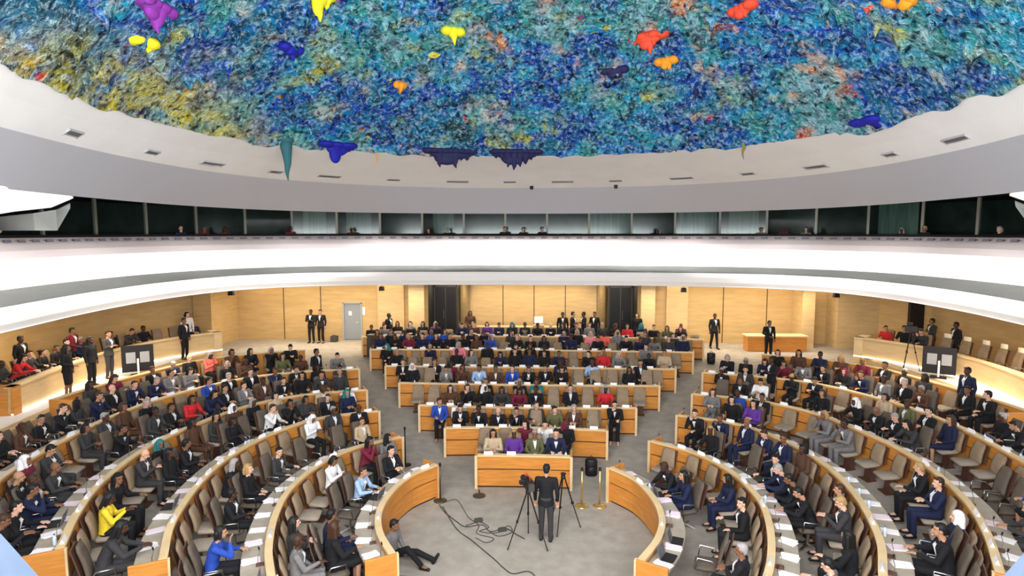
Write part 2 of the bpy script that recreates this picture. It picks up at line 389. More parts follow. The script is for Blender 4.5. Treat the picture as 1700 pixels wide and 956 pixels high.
NR = 160
fb, ft, de = ringcurve(FB, NR), ringcurve(FT, NR), ringcurve(DE, NR)
def strip(mb, a, za, b, zb, mi=0):
    n = len(a); vs = [(p.x, p.y, za) for p in a]+[(p.x, p.y, zb) for p in b]
    mb.raw(vs, [(i, (i+1) % n, n+(i+1) % n, n+i) for i in range(n)], mi)
mb = MB(); fo = [p+(p-Vector((0, 15))).normalized()*.3 for p in fb]; strip(mb, fb, 7.82, ft, 9.0); strip(mb, fb, 7.82, fo, 7.9); struct(mb.obj('trim_2', M_fascia, smooth=True))
mb = MB(); mi_ = [a.lerp(b, .5) for a, b in zip(ft, de)]; strip(mb, ft, 9.0, mi_, 9.52); strip(mb, mi_, 9.52, de, 9.95); struct(mb.obj('ceiling_ring', M_ring, smooth=True))
# lip between gallery soffit and fascia
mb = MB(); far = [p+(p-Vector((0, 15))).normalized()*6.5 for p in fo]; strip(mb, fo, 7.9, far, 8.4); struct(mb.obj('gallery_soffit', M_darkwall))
# glowing and pale panels imitating stepped glass reflections at both gallery ends
M_reflection = pmat('bright_reflection', (.9, .9, .88), .5, emit=(1, 1, .97), es=.45); M_reflection_pale = pmat('pale_reflection', (.40, .42, .40), .6, emit=(1, 1, .97), es=.0)
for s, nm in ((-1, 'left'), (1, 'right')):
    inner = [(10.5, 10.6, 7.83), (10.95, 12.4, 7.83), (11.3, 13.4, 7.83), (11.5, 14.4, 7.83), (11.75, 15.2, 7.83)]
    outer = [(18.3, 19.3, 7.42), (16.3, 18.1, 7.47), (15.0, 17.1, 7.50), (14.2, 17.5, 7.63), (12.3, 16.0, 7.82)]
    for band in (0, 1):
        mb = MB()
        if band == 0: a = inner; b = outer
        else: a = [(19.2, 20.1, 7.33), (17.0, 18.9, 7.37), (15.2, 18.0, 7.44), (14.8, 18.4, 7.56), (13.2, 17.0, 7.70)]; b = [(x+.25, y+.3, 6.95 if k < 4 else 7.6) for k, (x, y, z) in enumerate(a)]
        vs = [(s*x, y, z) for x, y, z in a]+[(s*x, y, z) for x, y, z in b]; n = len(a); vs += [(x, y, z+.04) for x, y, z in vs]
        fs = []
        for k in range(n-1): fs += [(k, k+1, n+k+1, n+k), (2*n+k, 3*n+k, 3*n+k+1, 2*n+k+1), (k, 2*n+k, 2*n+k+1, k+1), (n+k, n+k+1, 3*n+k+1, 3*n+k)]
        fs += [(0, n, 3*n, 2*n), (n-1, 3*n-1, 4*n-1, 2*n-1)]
        mb.raw(vs, fs); o = mb.obj('reflection_panel', (M_reflection, M_reflection_pale)[band])
        thing(o, '%s panel standing for a stepped glass reflection at the %s end of the gallery' % (('glowing white', 'pale grey')[band], nm), 'reflection stand-in')

# painted bowl
cy = 13.2; NA, NRR = 420, 120; vs = []; fs = []
dd = ringcurve(DE, NA)
for i in range(NRR+1):
    q = i/NRR; rho = 1-q
    for k in range(NA):
        p = dd[k]; x = p.x*rho; y = cy+(p.y-cy)*rho
        z = 9.95+3.9*(1-rho**2.4)
        v = Vector((x, y, z))
        d = noise.noise(v*1.3)*.10+abs(noise.noise(v*3.2))*.09
        s = noise.noise(Vector((x*4.6, y*4.6, 3)))
        if s > .25: d += (s-.25)*.8
        if i < 3:
            e = noise.noise(Vector((x*1.1, y*1.1, 7)))
            d = d*.3+(.10+max(0, e)*.25)*(1-i/3)
            v = v+Vector((p.x, p.y-cy, 0)).normalized()*max(0, e)*.22*(1-i/3)
        vs.append((v.x, v.y, v.z-d))
    if i == NRR: break
for i in range(NRR):
    for k in range(NA): fs.append((i*NA+k, i*NA+(k+1) % NA, (i+1)*NA+(k+1) % NA, (i+1)*NA+k))
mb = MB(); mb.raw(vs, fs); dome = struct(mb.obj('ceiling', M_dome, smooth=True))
# hardened paint drips hanging from the rim of the bowl
def drip(x, y, wdt, ln, mat, lobes=5, ztop=10.02):
    mb = MB(); c = Vector((x-0, y-cy)).normalized(); t = Vector((-c.y, c.x))
    for j in range(lobes):
        u = (j-(lobes-1)/2)/max(1, lobes-1)*wdt if lobes > 1 else 0
        l = ln*(1-.75*abs(u)/(wdt*.5+1e-6))*rnd.uniform(.75, 1.1) if lobes > 1 else ln
        l *= rnd.choice([.5, .8, 1.15]); r0 = wdt/lobes*1.15 if lobes > 1 else wdt*.5
        px, py = x+t.x*u+c.x*rnd.uniform(-.05, .1), y+t.y*u
        pts = []; rs = []
        for q in (0, .2, .4, .6, .8, 1):
            pts.append((px+rnd.uniform(-.03, .03), py, ztop-l*q)); rs.append(max(.012, r0*(1-q)**.7*rnd.uniform(.85, 1.15)))
        mb.tube(pts, rs, 9)
        mb.ball((px, py, ztop-.02), (r0*1.3, r0*1.3, .14), nu=9, nv=6)
    if lobes > 2:
        rt = Matrix(((t.x, c.x, 0), (t.y, c.y, 0), (0, 0, 1)))
        mb.ball((x, y, ztop-.05), (wdt*.55, .16, ln*.30), rt, 16, 10); mb.ball((x+t.x*wdt*.1, y+t.y*wdt*.1, ztop-ln*.28), (wdt*.28, .13, ln*.28), rt, 14, 8)
    return mb.obj('paint_drip', mat, dome, smooth=True)
P_nav = pmat('navy_paint', (.015, .015, .07), .7); P_blue = pmat('cobalt_paint', (.01, .012, .30), .7); P_teal = pmat('teal_paint', (.03, .13, .15), .7)
P_olive = pmat('olive_paint', (.22, .20, .04), .7); P_yel = pmat('yellow_paint', (.75, .68, .02), .7); P_or = pmat('orange_paint', (.8, .30, .02), .7); P_pur = pmat('purple_paint', (.22, .03, .30), .7); P_red = pmat('red_paint', (.7, .07, .03), .7)
def rimpt(x, far=True):
    best = min((p for p in dd if p.y > 9), key=lambda p: abs(p.x-x)); return best
for x, wdt, ln, m, lb in ((-3.0, 1.7, 1.0, P_nav, 9), (-.45, 1.6, .95, P_nav, 8), (-6.9, .8, 1.2, P_blue, 3), (-8.15, .42, 1.2, P_teal, 1), (-3.75, .14, .55, P_teal, 1), (-8.9, .12, .3, P_teal, 1),
                          (7.3, .16, .8, P_olive, 1), (6.3, .12, .35, P_olive, 2), (5.9, .10, .3, P_or, 2), (2.2, .12, .35, P_teal, 1), (9.6, .5, .3, P_blue, 2), (-5.6, .1, .5, P_or, 1)):
    p = rimpt(x); drip(p.x, p.y, wdt, ln, m, lb)
# fat blobs and hanging drips on the bowl itself
def bowlz(x, y):
    a = math.atan2(y-cy, x); p = min(dd, key=lambda p: abs((math.atan2(p.y-cy, p.x)-a+math.pi) % (2*math.pi)-math.pi))
    rho = math.hypot(x, y-cy)/math.hypot(p.x, p.y-cy); return 9.95+3.9*(1-min(1, rho)**2.4)
for x, y, wdt, ln, m, lb in ((-5.2, 15.6, .55, 1.1, P_yel, 3), (-7.6, 12.6, .8, .6, P_pur, 4), (-8.4, 13.4, .35, .8, P_yel, 2), (3.6, 18.6, .8, .7, P_red, 5), (4.3, 19.4, .5, .5, P_or, 4), (5.6, 16.4, .6, .5, P_red, 4),
                             (7.6, 12.6, .9, .6, P_or, 4), (-2.2, 18.6, .4, .4, P_yel, 3), (-1.0, 15.8, .5, .7, P_or, 3), (2.2, 15.0, .3, .6, P_pur, 2), (2.8, 20.2, .6, .5, P_nav, 5), (-4.2, 20.3, .25, .5, P_or, 3),
                             (5.4, 20.2, .15, .6, P_nav, 1), (-6.6, 17.2, .5, .4, P_blue, 4)):
    drip(x, y, wdt, ln, m, lb, ztop=bowlz(x, y)-.02)

# vents and small fittings in the pale ring
vents = [(u, big) for u, big in zip([-.47, -.40, -.335, -.265, -.205, -.14, -.075, -.018, .04, .10, .165, .235, .30, .37, .44], [0, 0, 1, 0, 1, 0, 1, 0, 1, 0, 1, 0, 1, 0, 1])]
_ones = ['first', 'second', 'third', 'fourth', 'fifth', 'sixth', 'seventh', 'eighth', 'ninth', 'tenth', 'eleventh', 'twelfth', 'thirteenth', 'fourteenth', 'fifteenth', 'sixteenth', 'seventeenth', 'eighteenth', 'nineteenth']
_tens = {2: ('twentieth', 'twenty'), 3: ('thirtieth', 'thirty'), 4: ('fortieth', 'forty'), 5: ('fiftieth', 'fifty'), 6: ('sixtieth', 'sixty')}
ordn = _ones+[_tens[t][0] if u == 0 else _tens[t][1]+'-'+_ones[u-1] for t in range(2, 7) for u in range(10)]
M_vent = pmat('vent_metal', (.11, .105, .10), .6)
for i, (u, big) in enumerate(vents):
    q = int(u*1000*.56) % 1000; a = Vector((ft[int(q*NR/1000) % NR].x, ft[int(q*NR/1000) % NR].y)); kk = int(q*NR/1000) % NR
    t = .20; p = ft[kk].lerp(mi_[kk], t*2); z = 9.0+.52*t*2
    d = (ft[(kk+1) % NR]-ft[kk-1]).normalized(); inn = (mi_[kk]-ft[kk]); slope = math.atan2(.52, inn.length)
    X = Vector((d.x, d.y, 0)); Yv = Vector((inn.x, inn.y, .52)).normalized(); Z = X.cross(Yv); M = Matrix((X, Yv, Z)).transposed()
    ln = .98 if big else .55
    e = empty('ceiling_vent', (p.x, p.y, z)); e.rotation_euler = M.to_euler()
    thing(e, '%s slotted vent in the pale ceiling ring, %s counting from the left' % ('long' if big else 'short', ordn[i]), 'vent', 'vents in the ceiling ring')
    g = MB()
    for yy in (-.13, .13): g.box((0, yy, 0), (ln, .03, .05))
    for xx in (-ln/2, ln/2): g.box((xx, 0, 0), (.03, .29, .05))
    g.obj('frame', M_fascia, e)
    g = MB(); g.box((0, 0, 0), (ln-.03, .25, .012)); 
    for k in range(int(ln/.06)): g.box((-ln/2+.05+k*.06, 0, .0), (.02, .24, .035))
    g.obj('grille', M_vent, e)
for i, x in enumerate((.05, .135)):
    kk = int((x-.05)*NR*.5+2*i) % NR; p = ft[kk].lerp(mi_[kk], .12)
    g = MB(); g.lathe((p.x, p.y, 8.9), [(.03, 0), (.08, .02), (.09, .12), (.09, .2)], 12); thing(g.obj('ceiling_camera', M_dark), 'small black dome camera under the pale ceiling ring, %s of the two' % ('left', 'right')[i], 'camera')

TRIB = [(12.6, 9.0), (13.4, 11.5), (14.1, 14.0), (14.75, 16.6), (15.45, 19.6), (15.65, 21.6), (15.4, 23.4), (14.6, 25.0), (13.8, 26.0)]
# ------------------------------------------------------------------ tribunes under the balcony, left and right
for s, nm in ((-1, 'left'), (1, 'right')):
    TR = TRIB if s > 0 else [(14.75, 16.25)]+TRIB[4:]
    pts = [(11.9, 8.5), (12.8, 11), (13.5, 13.5), (14.0, 16), (14.3, 18.5), (14.5, 21), (14.45, 23.5), (14.2, 26.8)]
    ps = catmull([(s*x, y) for x, y in pts], .35); ns = normals(ps, (0, 18))
    mb = MB(); sweep(mb, ps, ns, [(0, 1.0), (0, 1.55), (.05, 1.60), (5.2, 1.62), (5.2, 1.0)]); struct(mb.obj('tribune_base', M_wall2))
    mb = MB(); sweep(mb, ps, ns, rect(.25, 1.9, 1.60, 1.626)); struct(mb.obj('tribune_ledge', M_white))
    ps = catmull([(s*x, y) for x, y in TR], .35); ns = normals(ps, (0, 18))
    mb = MB(); sweep(mb, ps, ns, rect(-.03, .03, 1.64, 1.68)); thing(mb.obj('floor_lamp_strip', M_ledwarm), 'warm white light strip along the foot of the %s tribune' % nm, 'lamp')
    dk = empty('tribune_desk', (ps[0].x, ps[0].y, 1.6)); thing(dk, 'long curved wooden desk on the raised %s tribune' % nm, 'desk')
    def part(name, prof, mat, sl=slice(None)):
        mb = MB(); sweep(mb, ps[sl], ns[sl], [(o-.68, z) for o, z in prof]); ob = mb.obj(name, mat); ob.parent = dk; ob.matrix_parent_inverse = Matrix.Translation((-ps[0].x, -ps[0].y, -1.6)); return ob
    part('front_panel', [(.72, 1.68), (.68, 2.42), (.74, 2.42), (.78, 1.68)], M_wall2)
    part('top_rail', rect(.62, .86, 2.42, 2.47), M_woodtop); part('worktop', rect(.8, 1.3, 2.30, 2.34), M_desk)
    k = len(ps)-1
    part('end_panel', rect(.66, 1.5, 1.62, 2.47), M_woodtop, slice(k-1, k+1))
    if s < 0: part('end_panel', rect(.62, 1.5, 1.62, 2.47), M_wood, slice(0, 2))

# ------------------------------------------------------------------ desks
CURV = {
 1: [(2.25, 15.0), (2.75, 14.3), (3.0, 13.3), (3.0, 12.3), (2.72, 11.3), (2.25, 10.4)],
 2: [(3.65, 17.0), (4.6, 15.95), (5.12, 14.6), (5.22, 13.0), (4.95, 11.6), (4.45, 10.2), (3.95, 9.2)],
 3: [(4.8, 18.75), (6.2, 17.75), (7.0, 16.3), (7.32, 14.5), (7.15, 12.7), (6.6, 10.8), (5.9, 9.4)],
 4: [(5.7, 20.5), (7.4, 19.5), (8.6, 18.0), (9.2, 16.0), (9.35, 14.2), (9.0, 12.2), (8.4, 10.7), (7.65, 9.35)],
 5: [(6.6, 22.6), (8.4, 21.7), (9.9, 20.4), (11.0, 18.3), (11.42, 16.2), (11.3, 13.9), (10.85, 11.8), (10.0, 9.6)],
}
WEDGE = [(1.25, 15.72), (2.45, 17.95), (3.58, 19.6), (4.7, 21.5), (5.65, 23.2), (6.8, 25.15), (7.7, 26.95)]
DEPTH = .47
rows = []          # (kind, side, index, points, normals)
for s in (-1, 1):
    for i, c in CURV.items():
        ps = catmull([(s*x, y) for x, y in c], .2); rows.append(('side', s, i, ps, normals(ps, (0, 14.5) if i > 1 else (0, 13))))
for i, (wd, y0) in enumerate(WEDGE):
    ps = [Vector((x, y0+(wd*wd-x*x)/52+(.15 if x > 0 else 0)*0)) for x in np.linspace(-wd, wd, max(6, int(wd*8)))]
    rows.append(('wedge', 0, i+1, ps, normals(ps, (0, 0))))
def rowname(kind, s, i):
    return '%s %s block' % (ordn[i-1], 'left' if s < 0 else 'right') if kind == 'side' else '%s centre block' % ordn[i-1]
for kind, s, i, ps, ns in rows:
    z0 = flo(ps[0].x, ps[0].y)
    dk = empty('curved_desk' if kind == 'side' else 'bench_desk', (ps[0].x, ps[0].y, z0))
    if kind == 'side': lab = 'orange wooden curved desk, %s row from the middle in the %s block' % (ordn[i-1], 'left' if s < 0 else 'right')
    else: lab = 'orange wooden desk, %s row from the front in the centre block' % ordn[i-1]
    thing(dk, lab, 'desk', 'curved desks of the side blocks' if kind == 'side' else 'desks of the centre block')
    inv = Matrix.Translation((-ps[0].x, -ps[0].y, -z0))
    def part(name, prof, mat, sl=slice(None), smooth=False):
        mb = MB(); sweep(mb, ps[sl], ns[sl], prof, flo); o = mb.obj(name, mat, smooth=smooth); o.parent = dk; o.matrix_parent_inverse = inv; return o
    part('front_panel', rect(0, .05, .05, .50), M_wood)
    part('upper_panel', [(-.04, .545), (-.045, .88), (.045, .88), (.045, .545)], M_wood)
    part('shadow_gap', rect(.02, .045, .47, .57), M_groove)
    part('plinth', rect(.03, .10, -.08, .06), M_groove)
    part('top_rail', rect(-.06, .075, .88, .925), M_woodtop)
    part('worktop', rect(.05, DEPTH, .735, .775), M_desk)
    for e in (0, -1):
        p = ps[e]; n = ns[e]; t = (ps[1]-ps[0]) if e == 0 else (ps[-1]-ps[-2]); t = t.normalized()*(-1 if e == 0 else 1)
        mb = MB(); c = p+n*(DEPTH/2-.02)+t*.03; z = flo(p.x, p.y); ang = math.atan2(n.y, n.x)
        mb.box((c.x, c.y, z+.42), (DEPTH+.12, .06, 1.0), ang); o = mb.obj('end_panel', M_wood, bevel=.012); o.parent = dk; o.matrix_parent_inverse = inv
        mb = MB(); c2 = p-n*.085+t*.03; mb.box((c2.x, c2.y, z+.42), (.035, .075, 1.01), ang); o2 = mb.obj('edge_strip', M_woodtop); o2.parent = o
        o2.matrix_parent_inverse = (Matrix.Translation((ps[0].x, ps[0].y, z0)) @ inv).inverted()
# low panel closing the outermost side rows, with its orange end
B6 = [(9.3, 24.2), (10.9, 23.1), (12.3, 21.5), (13.0, 19.5), (13.45, 17.4), (13.55, 16.3)]
side6 = {}
for s in (-1, 1):
    ps = catmull([(s*x, y) for x, y in B6], .25); ns = normals(ps, (0, 16)); side6[s] = (ps, ns)
    mb = MB(); sweep(mb, ps, ns, rect(0, .06, -.05, .92), flo); o = mb.obj('bench_screen', M_wood)
    thing(o, 'low wooden screen behind the outermost seats of the %s block' % ('left' if s < 0 else 'right'), 'screen')
    mb = MB(); sweep(mb, ps, ns, rect(-.03, .10, .92, .96), flo); mb.obj('top_rail', M_woodtop, o)
    p, n = ps[-1], ns[-1]; mb = MB(); mb.box((p.x-n.x*.3, p.y-n.y*.3, flo(p.x, p.y)+.46), (.8, .07, 1.0), math.atan2(n.y, n.x)); mb.obj('end_panel', M_wood, o)

# ------------------------------------------------------------------ chairs
def rbox(mb, c, d, r=.03, rot=None):
    """box with rounded edges, by offsetting an 8-sided section"""
    M = rot or Matrix.Identity(3); c = Vector(c); hx, hy, hz = d[0]/2, d[1]/2, d[2]/2
    sec = [(-hx+r, -hy), (hx-r, -hy), (hx, -hy+r), (hx, hy-r), (hx-r, hy), (-hx+r, hy), (-hx, hy-r), (-hx, -hy+r)]
    vs = []; fs = []
    lv = [(-hz, .88), (-hz+r*.7, 1), (hz-r*.7, 1), (hz, .88)]
    for z, k in lv:
        for x, y in sec: vs.append(c+M @ Vector((x*k, y*k, z)))
    for i in range(3):
        for k in range(8): fs.append((i*8+k, i*8+(k+1) % 8, (i+1)*8+(k+1) % 8, (i+1)*8+k))
    fs.append(tuple(range(8))[::-1]); fs.append(tuple(range(24, 32))); mb.raw(vs, fs)
def back_mb(tilt=.16, h=.66, w0=.44, w1=.36):
    mb = MB(); vs = []; fs = []; N = 7
    for i in range(N+1):
        t = i/N; z = .44+h*t; y = .20+tilt*t-.03*math.sin(math.pi*t); ww = (w0+(w1-w0)*t)/2*(1 if 0 < i < N else .9); th = .035 if 0 < i < N else .02
        for x, yy in ((-ww, .015), (-ww*.6, -th*.2), (ww*.6, -th*.2), (ww, .015), (ww, th*1.6), (-ww, th*1.6)): vs.append((x, y+yy, z))
    for i in range(N):
        for k in range(6): fs.append((i*6+k, i*6+(k+1) % 6, (i+1)*6+(k+1) % 6, (i+1)*6+k))
    fs.append(tuple(range(6))[::-1]); fs.append(tuple(N*6+k for k in range(6))); mb.raw(vs, fs); return mb
def shell_mb(tilt=.16, h=.64):
    mb = MB(); rot = Matrix.Rotation(-math.atan2(tilt, h), 3, 'X'); mb.box((0, .31+tilt*.5, .44+h*.5), (.40, .022, h*.96), rot=rot); return mb
CH = {}
def seat_mb():
    mb = MB(); rbox(mb, (0, 0, .43), (.46, .44, .09), .04, Matrix.Rotation(R(3), 3, 'X')); return mb
def arm_mb(s):
    mb = MB(); mb.tube([(s*.25, .22, .50), (s*.26, .12, .64), (s*.26, -.14, .65), (s*.25, -.17, .45)], .014, 6); return mb
def base_mb():
    mb = MB(); mb.tube([(0, 0, .05), (0, 0, .39)], .035, 8)
    for k in range(4):
        a = R(45+90*k); mb.tube([(0, 0, .08), (.27*math.cos(a), .27*math.sin(a), .025)], [.03, .02], 6)
    return mb
def fixed_base_mb():
    mb = MB(); mb.box((0, .08, .2), (.30, .10, .40), taper=.8); mb.box((0, .05, .012), (.36, .3, .024)); return mb
CH['seat'] = seat_mb().mesh('seat', M_chairseat, True); CH['back'] = back_mb().mesh('backrest', M_chair, True); CH['shell'] = shell_mb().mesh('back_shell', M_frame)
CH['armL'] = arm_mb(-1).mesh('armrest', M_metal, True); CH['armR'] = arm_mb(1).mesh('armrest', M_metal, True); CH['base'] = base_mb().mesh('base', M_metal); CH['lowback'] = back_mb(.12, .49, .47, .37).mesh('backrest', M_chair, True); CH['lowshell'] = shell_mb(.12, .47).mesh('back_shell', M_frame); CH['fbase'] = fixed_base_mb().mesh('base', M_frame)
def mesh_cat(parts, name):
    mb = MB(); mats = []
    for me in parts:
        mi = len(mats); mats.append(me.materials[0]); mb.raw([v.co for v in me.vertices], [tuple(p.vertices) for p in me.polygons], mi)
    return mb.mesh(name, mats)
CH['farA'] = mesh_cat([CH[k] for k in ('seat', 'back', 'shell', 'armL', 'armR', 'base')], 'conference_chair')
CH['farB'] = mesh_cat([CH[k] for k in ('seat', 'lowback', 'lowshell', 'fbase')], 'adviser_chair')
CH['farD'] = CH['farA'].copy()
for i_, m_ in enumerate(CH['farD'].materials):
    if m_ in (M_chair, M_chairseat): CH['farD'].materials[i_] = M_chairdark
def make_chair(kind, x, y, z, rz, label, group, near=True, dark=False):
    nm = 'conference_chair' if kind == 'A' else 'adviser_chair'
    if not near:
        o = link(nm, CH['farD' if dark else 'far'+kind]); o.location = (x, y, z); o.rotation_euler = (0, 0, rz); return thing(o, label, 'chair', group)
    e = empty(nm, (x, y, z), rz); thing(e, label, 'chair', group)
    for k, n in ((('seat', 'seat'), ('back', 'backrest'), ('shell', 'back_shell'), ('armL', 'armrest'), ('armR', 'armrest'), ('base', 'base')) if kind == 'A' else (('seat', 'seat'), ('lowback', 'backrest'), ('lowshell', 'back_shell'), ('fbase', 'base'))):
        q = link(n, CH[k], e)
        if dark and n in ('seat', 'backrest'): q.material_slots[0].link = 'OBJECT'; q.material_slots[0].material = M_chairdark
    return e

# ------------------------------------------------------------------ people
SK = [pmat('skin_light', (.62, .36, .25), .6), pmat('skin_tan', (.42, .22, .13), .6), pmat('skin_brown', (.20, .09, .05), .6), pmat('skin_dark', (.07, .03, .018), .55)]
HAIRM = [pmat('hair_black', (.008, .007, .007), .6), pmat('hair_brown', (.045, .02, .01), .6), pmat('hair_grey', (.30, .28, .27), .7), pmat('hair_blond', (.36, .22, .09), .6)]
CLO = {'black': (.008, .008, .010), 'navy': (.010, .014, .045), 'charcoal': (.035, .033, .035), 'grey': (.16, .15, .15), 'brown': (.08, .035, .02), 'white': (.72, .70, .70), 'red': (.50, .02, .025), 'coral': (.80, .14, .10),
       'pink': (.80, .22, .28), 'blue': (.02, .06, .34), 'teal': (.02, .16, .17), 'purple': (.10, .03, .22), 'yellow': (.72, .52, .03), 'olive': (.10, .10, .04), 'beige': (.45, .34, .22), 'maroon': (.14, .012, .03), 'pale blue': (.30, .42, .62)}
CM = {k: pmat('cloth_'+k.replace(' ', '_'), c, .85, .12, 14) for k, c in CLO.items()}
M_shoe = pmat('shoe_leather', (.012, .01, .01), .4); M_eye = pmat('eye_dark', (.02, .015, .012), .3); M_lip = pmat('lips', (.30, .09, .08), .5)

def remesh(mb, name, voxel, mats, ratio=None):
    me = mb.mesh(name+'_src', mats); o = bpy.data.objects.new(name+'_src', me); col.objects.link(o)
    m = o.modifiers.new('r', 'REMESH'); m.mode = 'VOXEL'; m.voxel_size = voxel; m.use_smooth_shade = True
    sm = o.modifiers.new('s', 'SMOOTH'); sm.factor = .5; sm.iterations = 1
    if ratio: d = o.modifiers.new('d', 'DECIMATE'); d.ratio = ratio
    dg = bpy.context.evaluated_depsgraph_get(); out = bpy.data.meshes.new_from_object(o.evaluated_get(dg)); out.name = name
    bpy.data.objects.remove(o); bpy.data.meshes.remove(me); return out
def hand(mb, w, d, side, curl=.5, down=Vector((0, 0, -1))):
    """w wrist, d direction of the hand; palm, four fingers and a thumb"""
    d = Vector(d).normalized(); w = Vector(w); lat = d.cross(down)
    lat = lat.normalized() if lat.length > .1 else Vector((1, 0, 0)); pn = lat.cross(d).normalized()
    if pn.dot(down) < 0: pn = -pn
    k = w+d*.085
    for u in (-.026, -.009, .009, .026): mb.limb(w+lat*u*.6, k+lat*u*1.15, .0145, .013)
    for i, (u, l) in enumerate(((-.033, .062), (-.011, .075), (.011, .080), (.033, .070))):
        a = k+lat*u; b = a+(d*.8+pn*.35*curl)*l*.55; c = b+(d*(1-curl)+pn*curl).normalized()*l*.5
        mb.limb(a, b, .0115, .0105); mb.limb(b, c, .0105, .0095)
    th = lat*(-side); a = w+d*.025+th*.025; b = a+(d*.6+th*.7).normalized()*.045; c = b+(d*.9+th*.1+pn*.3).normalized()*.035
    mb.limb(a, b, .0145, .0125); mb.limb(b, c, .0125, .0105)
def headrot(yaw, pitch): return Matrix.Rotation(R(yaw), 3, 'Z') @ Matrix.Rotation(R(pitch), 3, 'X')
def pose_seated(lean=.05, arms=None, yaw=0, pitch=0, knee=.11):
    J = {}; J['pel'] = Vector((0, .06, .55)); J['waist'] = Vector((0, .07-lean*.35, .74)); J['chest'] = Vector((0, .07-lean, .94)); J['sho'] = Vector((0, .07-lean*1.15, 1.03)); J['neck'] = Vector((0, .05-lean*1.3, 1.11))
    J['head'] = Vector((0, .03-lean*1.55+(-.02 if pitch > 8 else 0), 1.235-(.02 if pitch > 8 else 0)))
    J['hip'] = [Vector((s*.09, .05, .55)) for s in (-1, 1)]; J['knee'] = [Vector((s*knee, -.38, .55)) for s in (-1, 1)]; J['ank'] = [Vector((s*knee, -.36, .10)) for s in (-1, 1)]; J['toe'] = [Vector((s*(knee+.02), -.52, .04)) for s in (-1, 1)]
    S = [J['sho']+Vector((s*.19, 0, -.015)) for s in (-1, 1)]
    arms = arms or 'desk'
    A = {'desk': ((.25, -.06, .78), (.13, -.32, .82)), 'lap': ((.25, .02, .76), (.10, -.18, .66)), 'cross': ((.24, -.06, .78), (-.02, -.20, .84)), 'write': ((.26, -.12, .80), (.06, -.36, .82)), 'chin': ((.17, -.20, .84), (.05, -.17, 1.05)), 'phone': ((.22, -.06, .78), (.05, -.26, .92)), 'wide': ((.30, -.10, .80), (.26, -.34, .80))}
    a = arms if isinstance(arms, tuple) else (arms, arms); J['sh'] = S; J['el'] = []; J['wr'] = []; J['hd'] = []
    for s, nm in zip((-1, 1), a):
        e, w = A[nm]; off = -lean; J['el'].append(Vector((s*e[0], e[1]+off, e[2]))); J['wr'].append(Vector((s*w[0], w[1]+off, w[2])))
        J['hd'].append(Vector((-s*.3, -1, 0)) if nm not in ('chin',) else Vector((0, -.15, 1)))
    J['yaw'] = yaw; J['pitch'] = pitch; J['stand'] = False; return J
def pose_standing(arms='down', yaw=0, pitch=0, step=0, lean=0):
    J = {}; J['pel'] = Vector((0, 0, .95)); J['waist'] = Vector((0, -.0-lean*.4, 1.10)); J['chest'] = Vector((0, -.01-lean, 1.32)); J['sho'] = Vector((0, 0-lean*1.2, 1.42)); J['neck'] = Vector((0, -.01-lean*1.4, 1.50)); J['head'] = Vector((0, -.03-lean*1.6, 1.625))
    J['hip'] = [Vector((s*.09, 0, .93)) for s in (-1, 1)]; J['knee'] = [Vector((s*.10, -.02-s*step*.5, .50)) for s in (-1, 1)]; J['ank'] = [Vector((s*.11, .02-s*step, .09)) for s in (-1, 1)]; J['toe'] = [Vector((s*.13, -.15-s*step, .04)) for s in (-1, 1)]
    J['sh'] = [J['sho']+Vector((s*.195, 0, -.015)) for s in (-1, 1)]
    A = {'down': ((.25, .02, 1.14), (.25, -.04, .90), (0, -.15, -1)), 'front': ((.25, 0, 1.15), (.06, -.22, 1.05), (-.6, -.8, -.1)), 'cam': ((.26, -.10, 1.18), (.20, -.34, 1.30), (-.3, -1, .2)), 'hips': ((.34, .05, 1.17), (.19, -.02, 1.0), (-.6, -.6, -.5)), 'cross': ((.24, -.04, 1.16), (-.02, -.20, 1.20), (-1, -.2, 0))}
    a = arms if isinstance(arms, tuple) else (arms, arms); J['el'] = []; J['wr'] = []; J['hd'] = []
    for s, nm in zip((-1, 1), a):
        e, w, h = A[nm]; J['el'].append(Vector((s*e[0], e[1]-lean, e[2]))); J['wr'].append(Vector((s*w[0], w[1]-lean, w[2]))); J['hd'].append(Vector((s*h[0], h[1], h[2])))
    J['yaw'] = yaw; J['pitch'] = pitch; J['stand'] = True; return J
def pose_floor():
    J = pose_seated(.02, ('lap', 'lap'), 10, 10); 
    for k in ('pel', 'waist', 'chest', 'sho', 'neck', 'head'): J[k] = J[k]+Vector((0, 0, -.43))
    for k in ('hip', 'sh', 'el', 'wr'): J[k] = [v+Vector((0, 0, -.43)) for v in J[k]]
    J['knee'] = [Vector((-.15, -.40, .40)), Vector((.14, -.46, .20))]; J['ank'] = [Vector((-.14, -.72, .09)), Vector((.16, -.86, .08))]; J['toe'] = [Vector((-.15, -.88, .05)), Vector((.2, -.93, .20))]
    return J
def torso_secs(J, g=0, low=None):
    p, w, c, s, n = J['pel'], J['waist'], J['chest'], J['sho'], J['neck']
    return [(p+Vector((0, 0, -.07)), .13+g, .10+g), (p, .165+g, .115+g), (w, .14+g, .10+g), (c, .165+g, .115+g), (s+Vector((0, 0, -.02)), .17+g, .09+g), (s+Vector((0, .005, .035)), .10+g*.6, .06+g*.5), (n+Vector((0, .01, -.02)), .055, .055)]
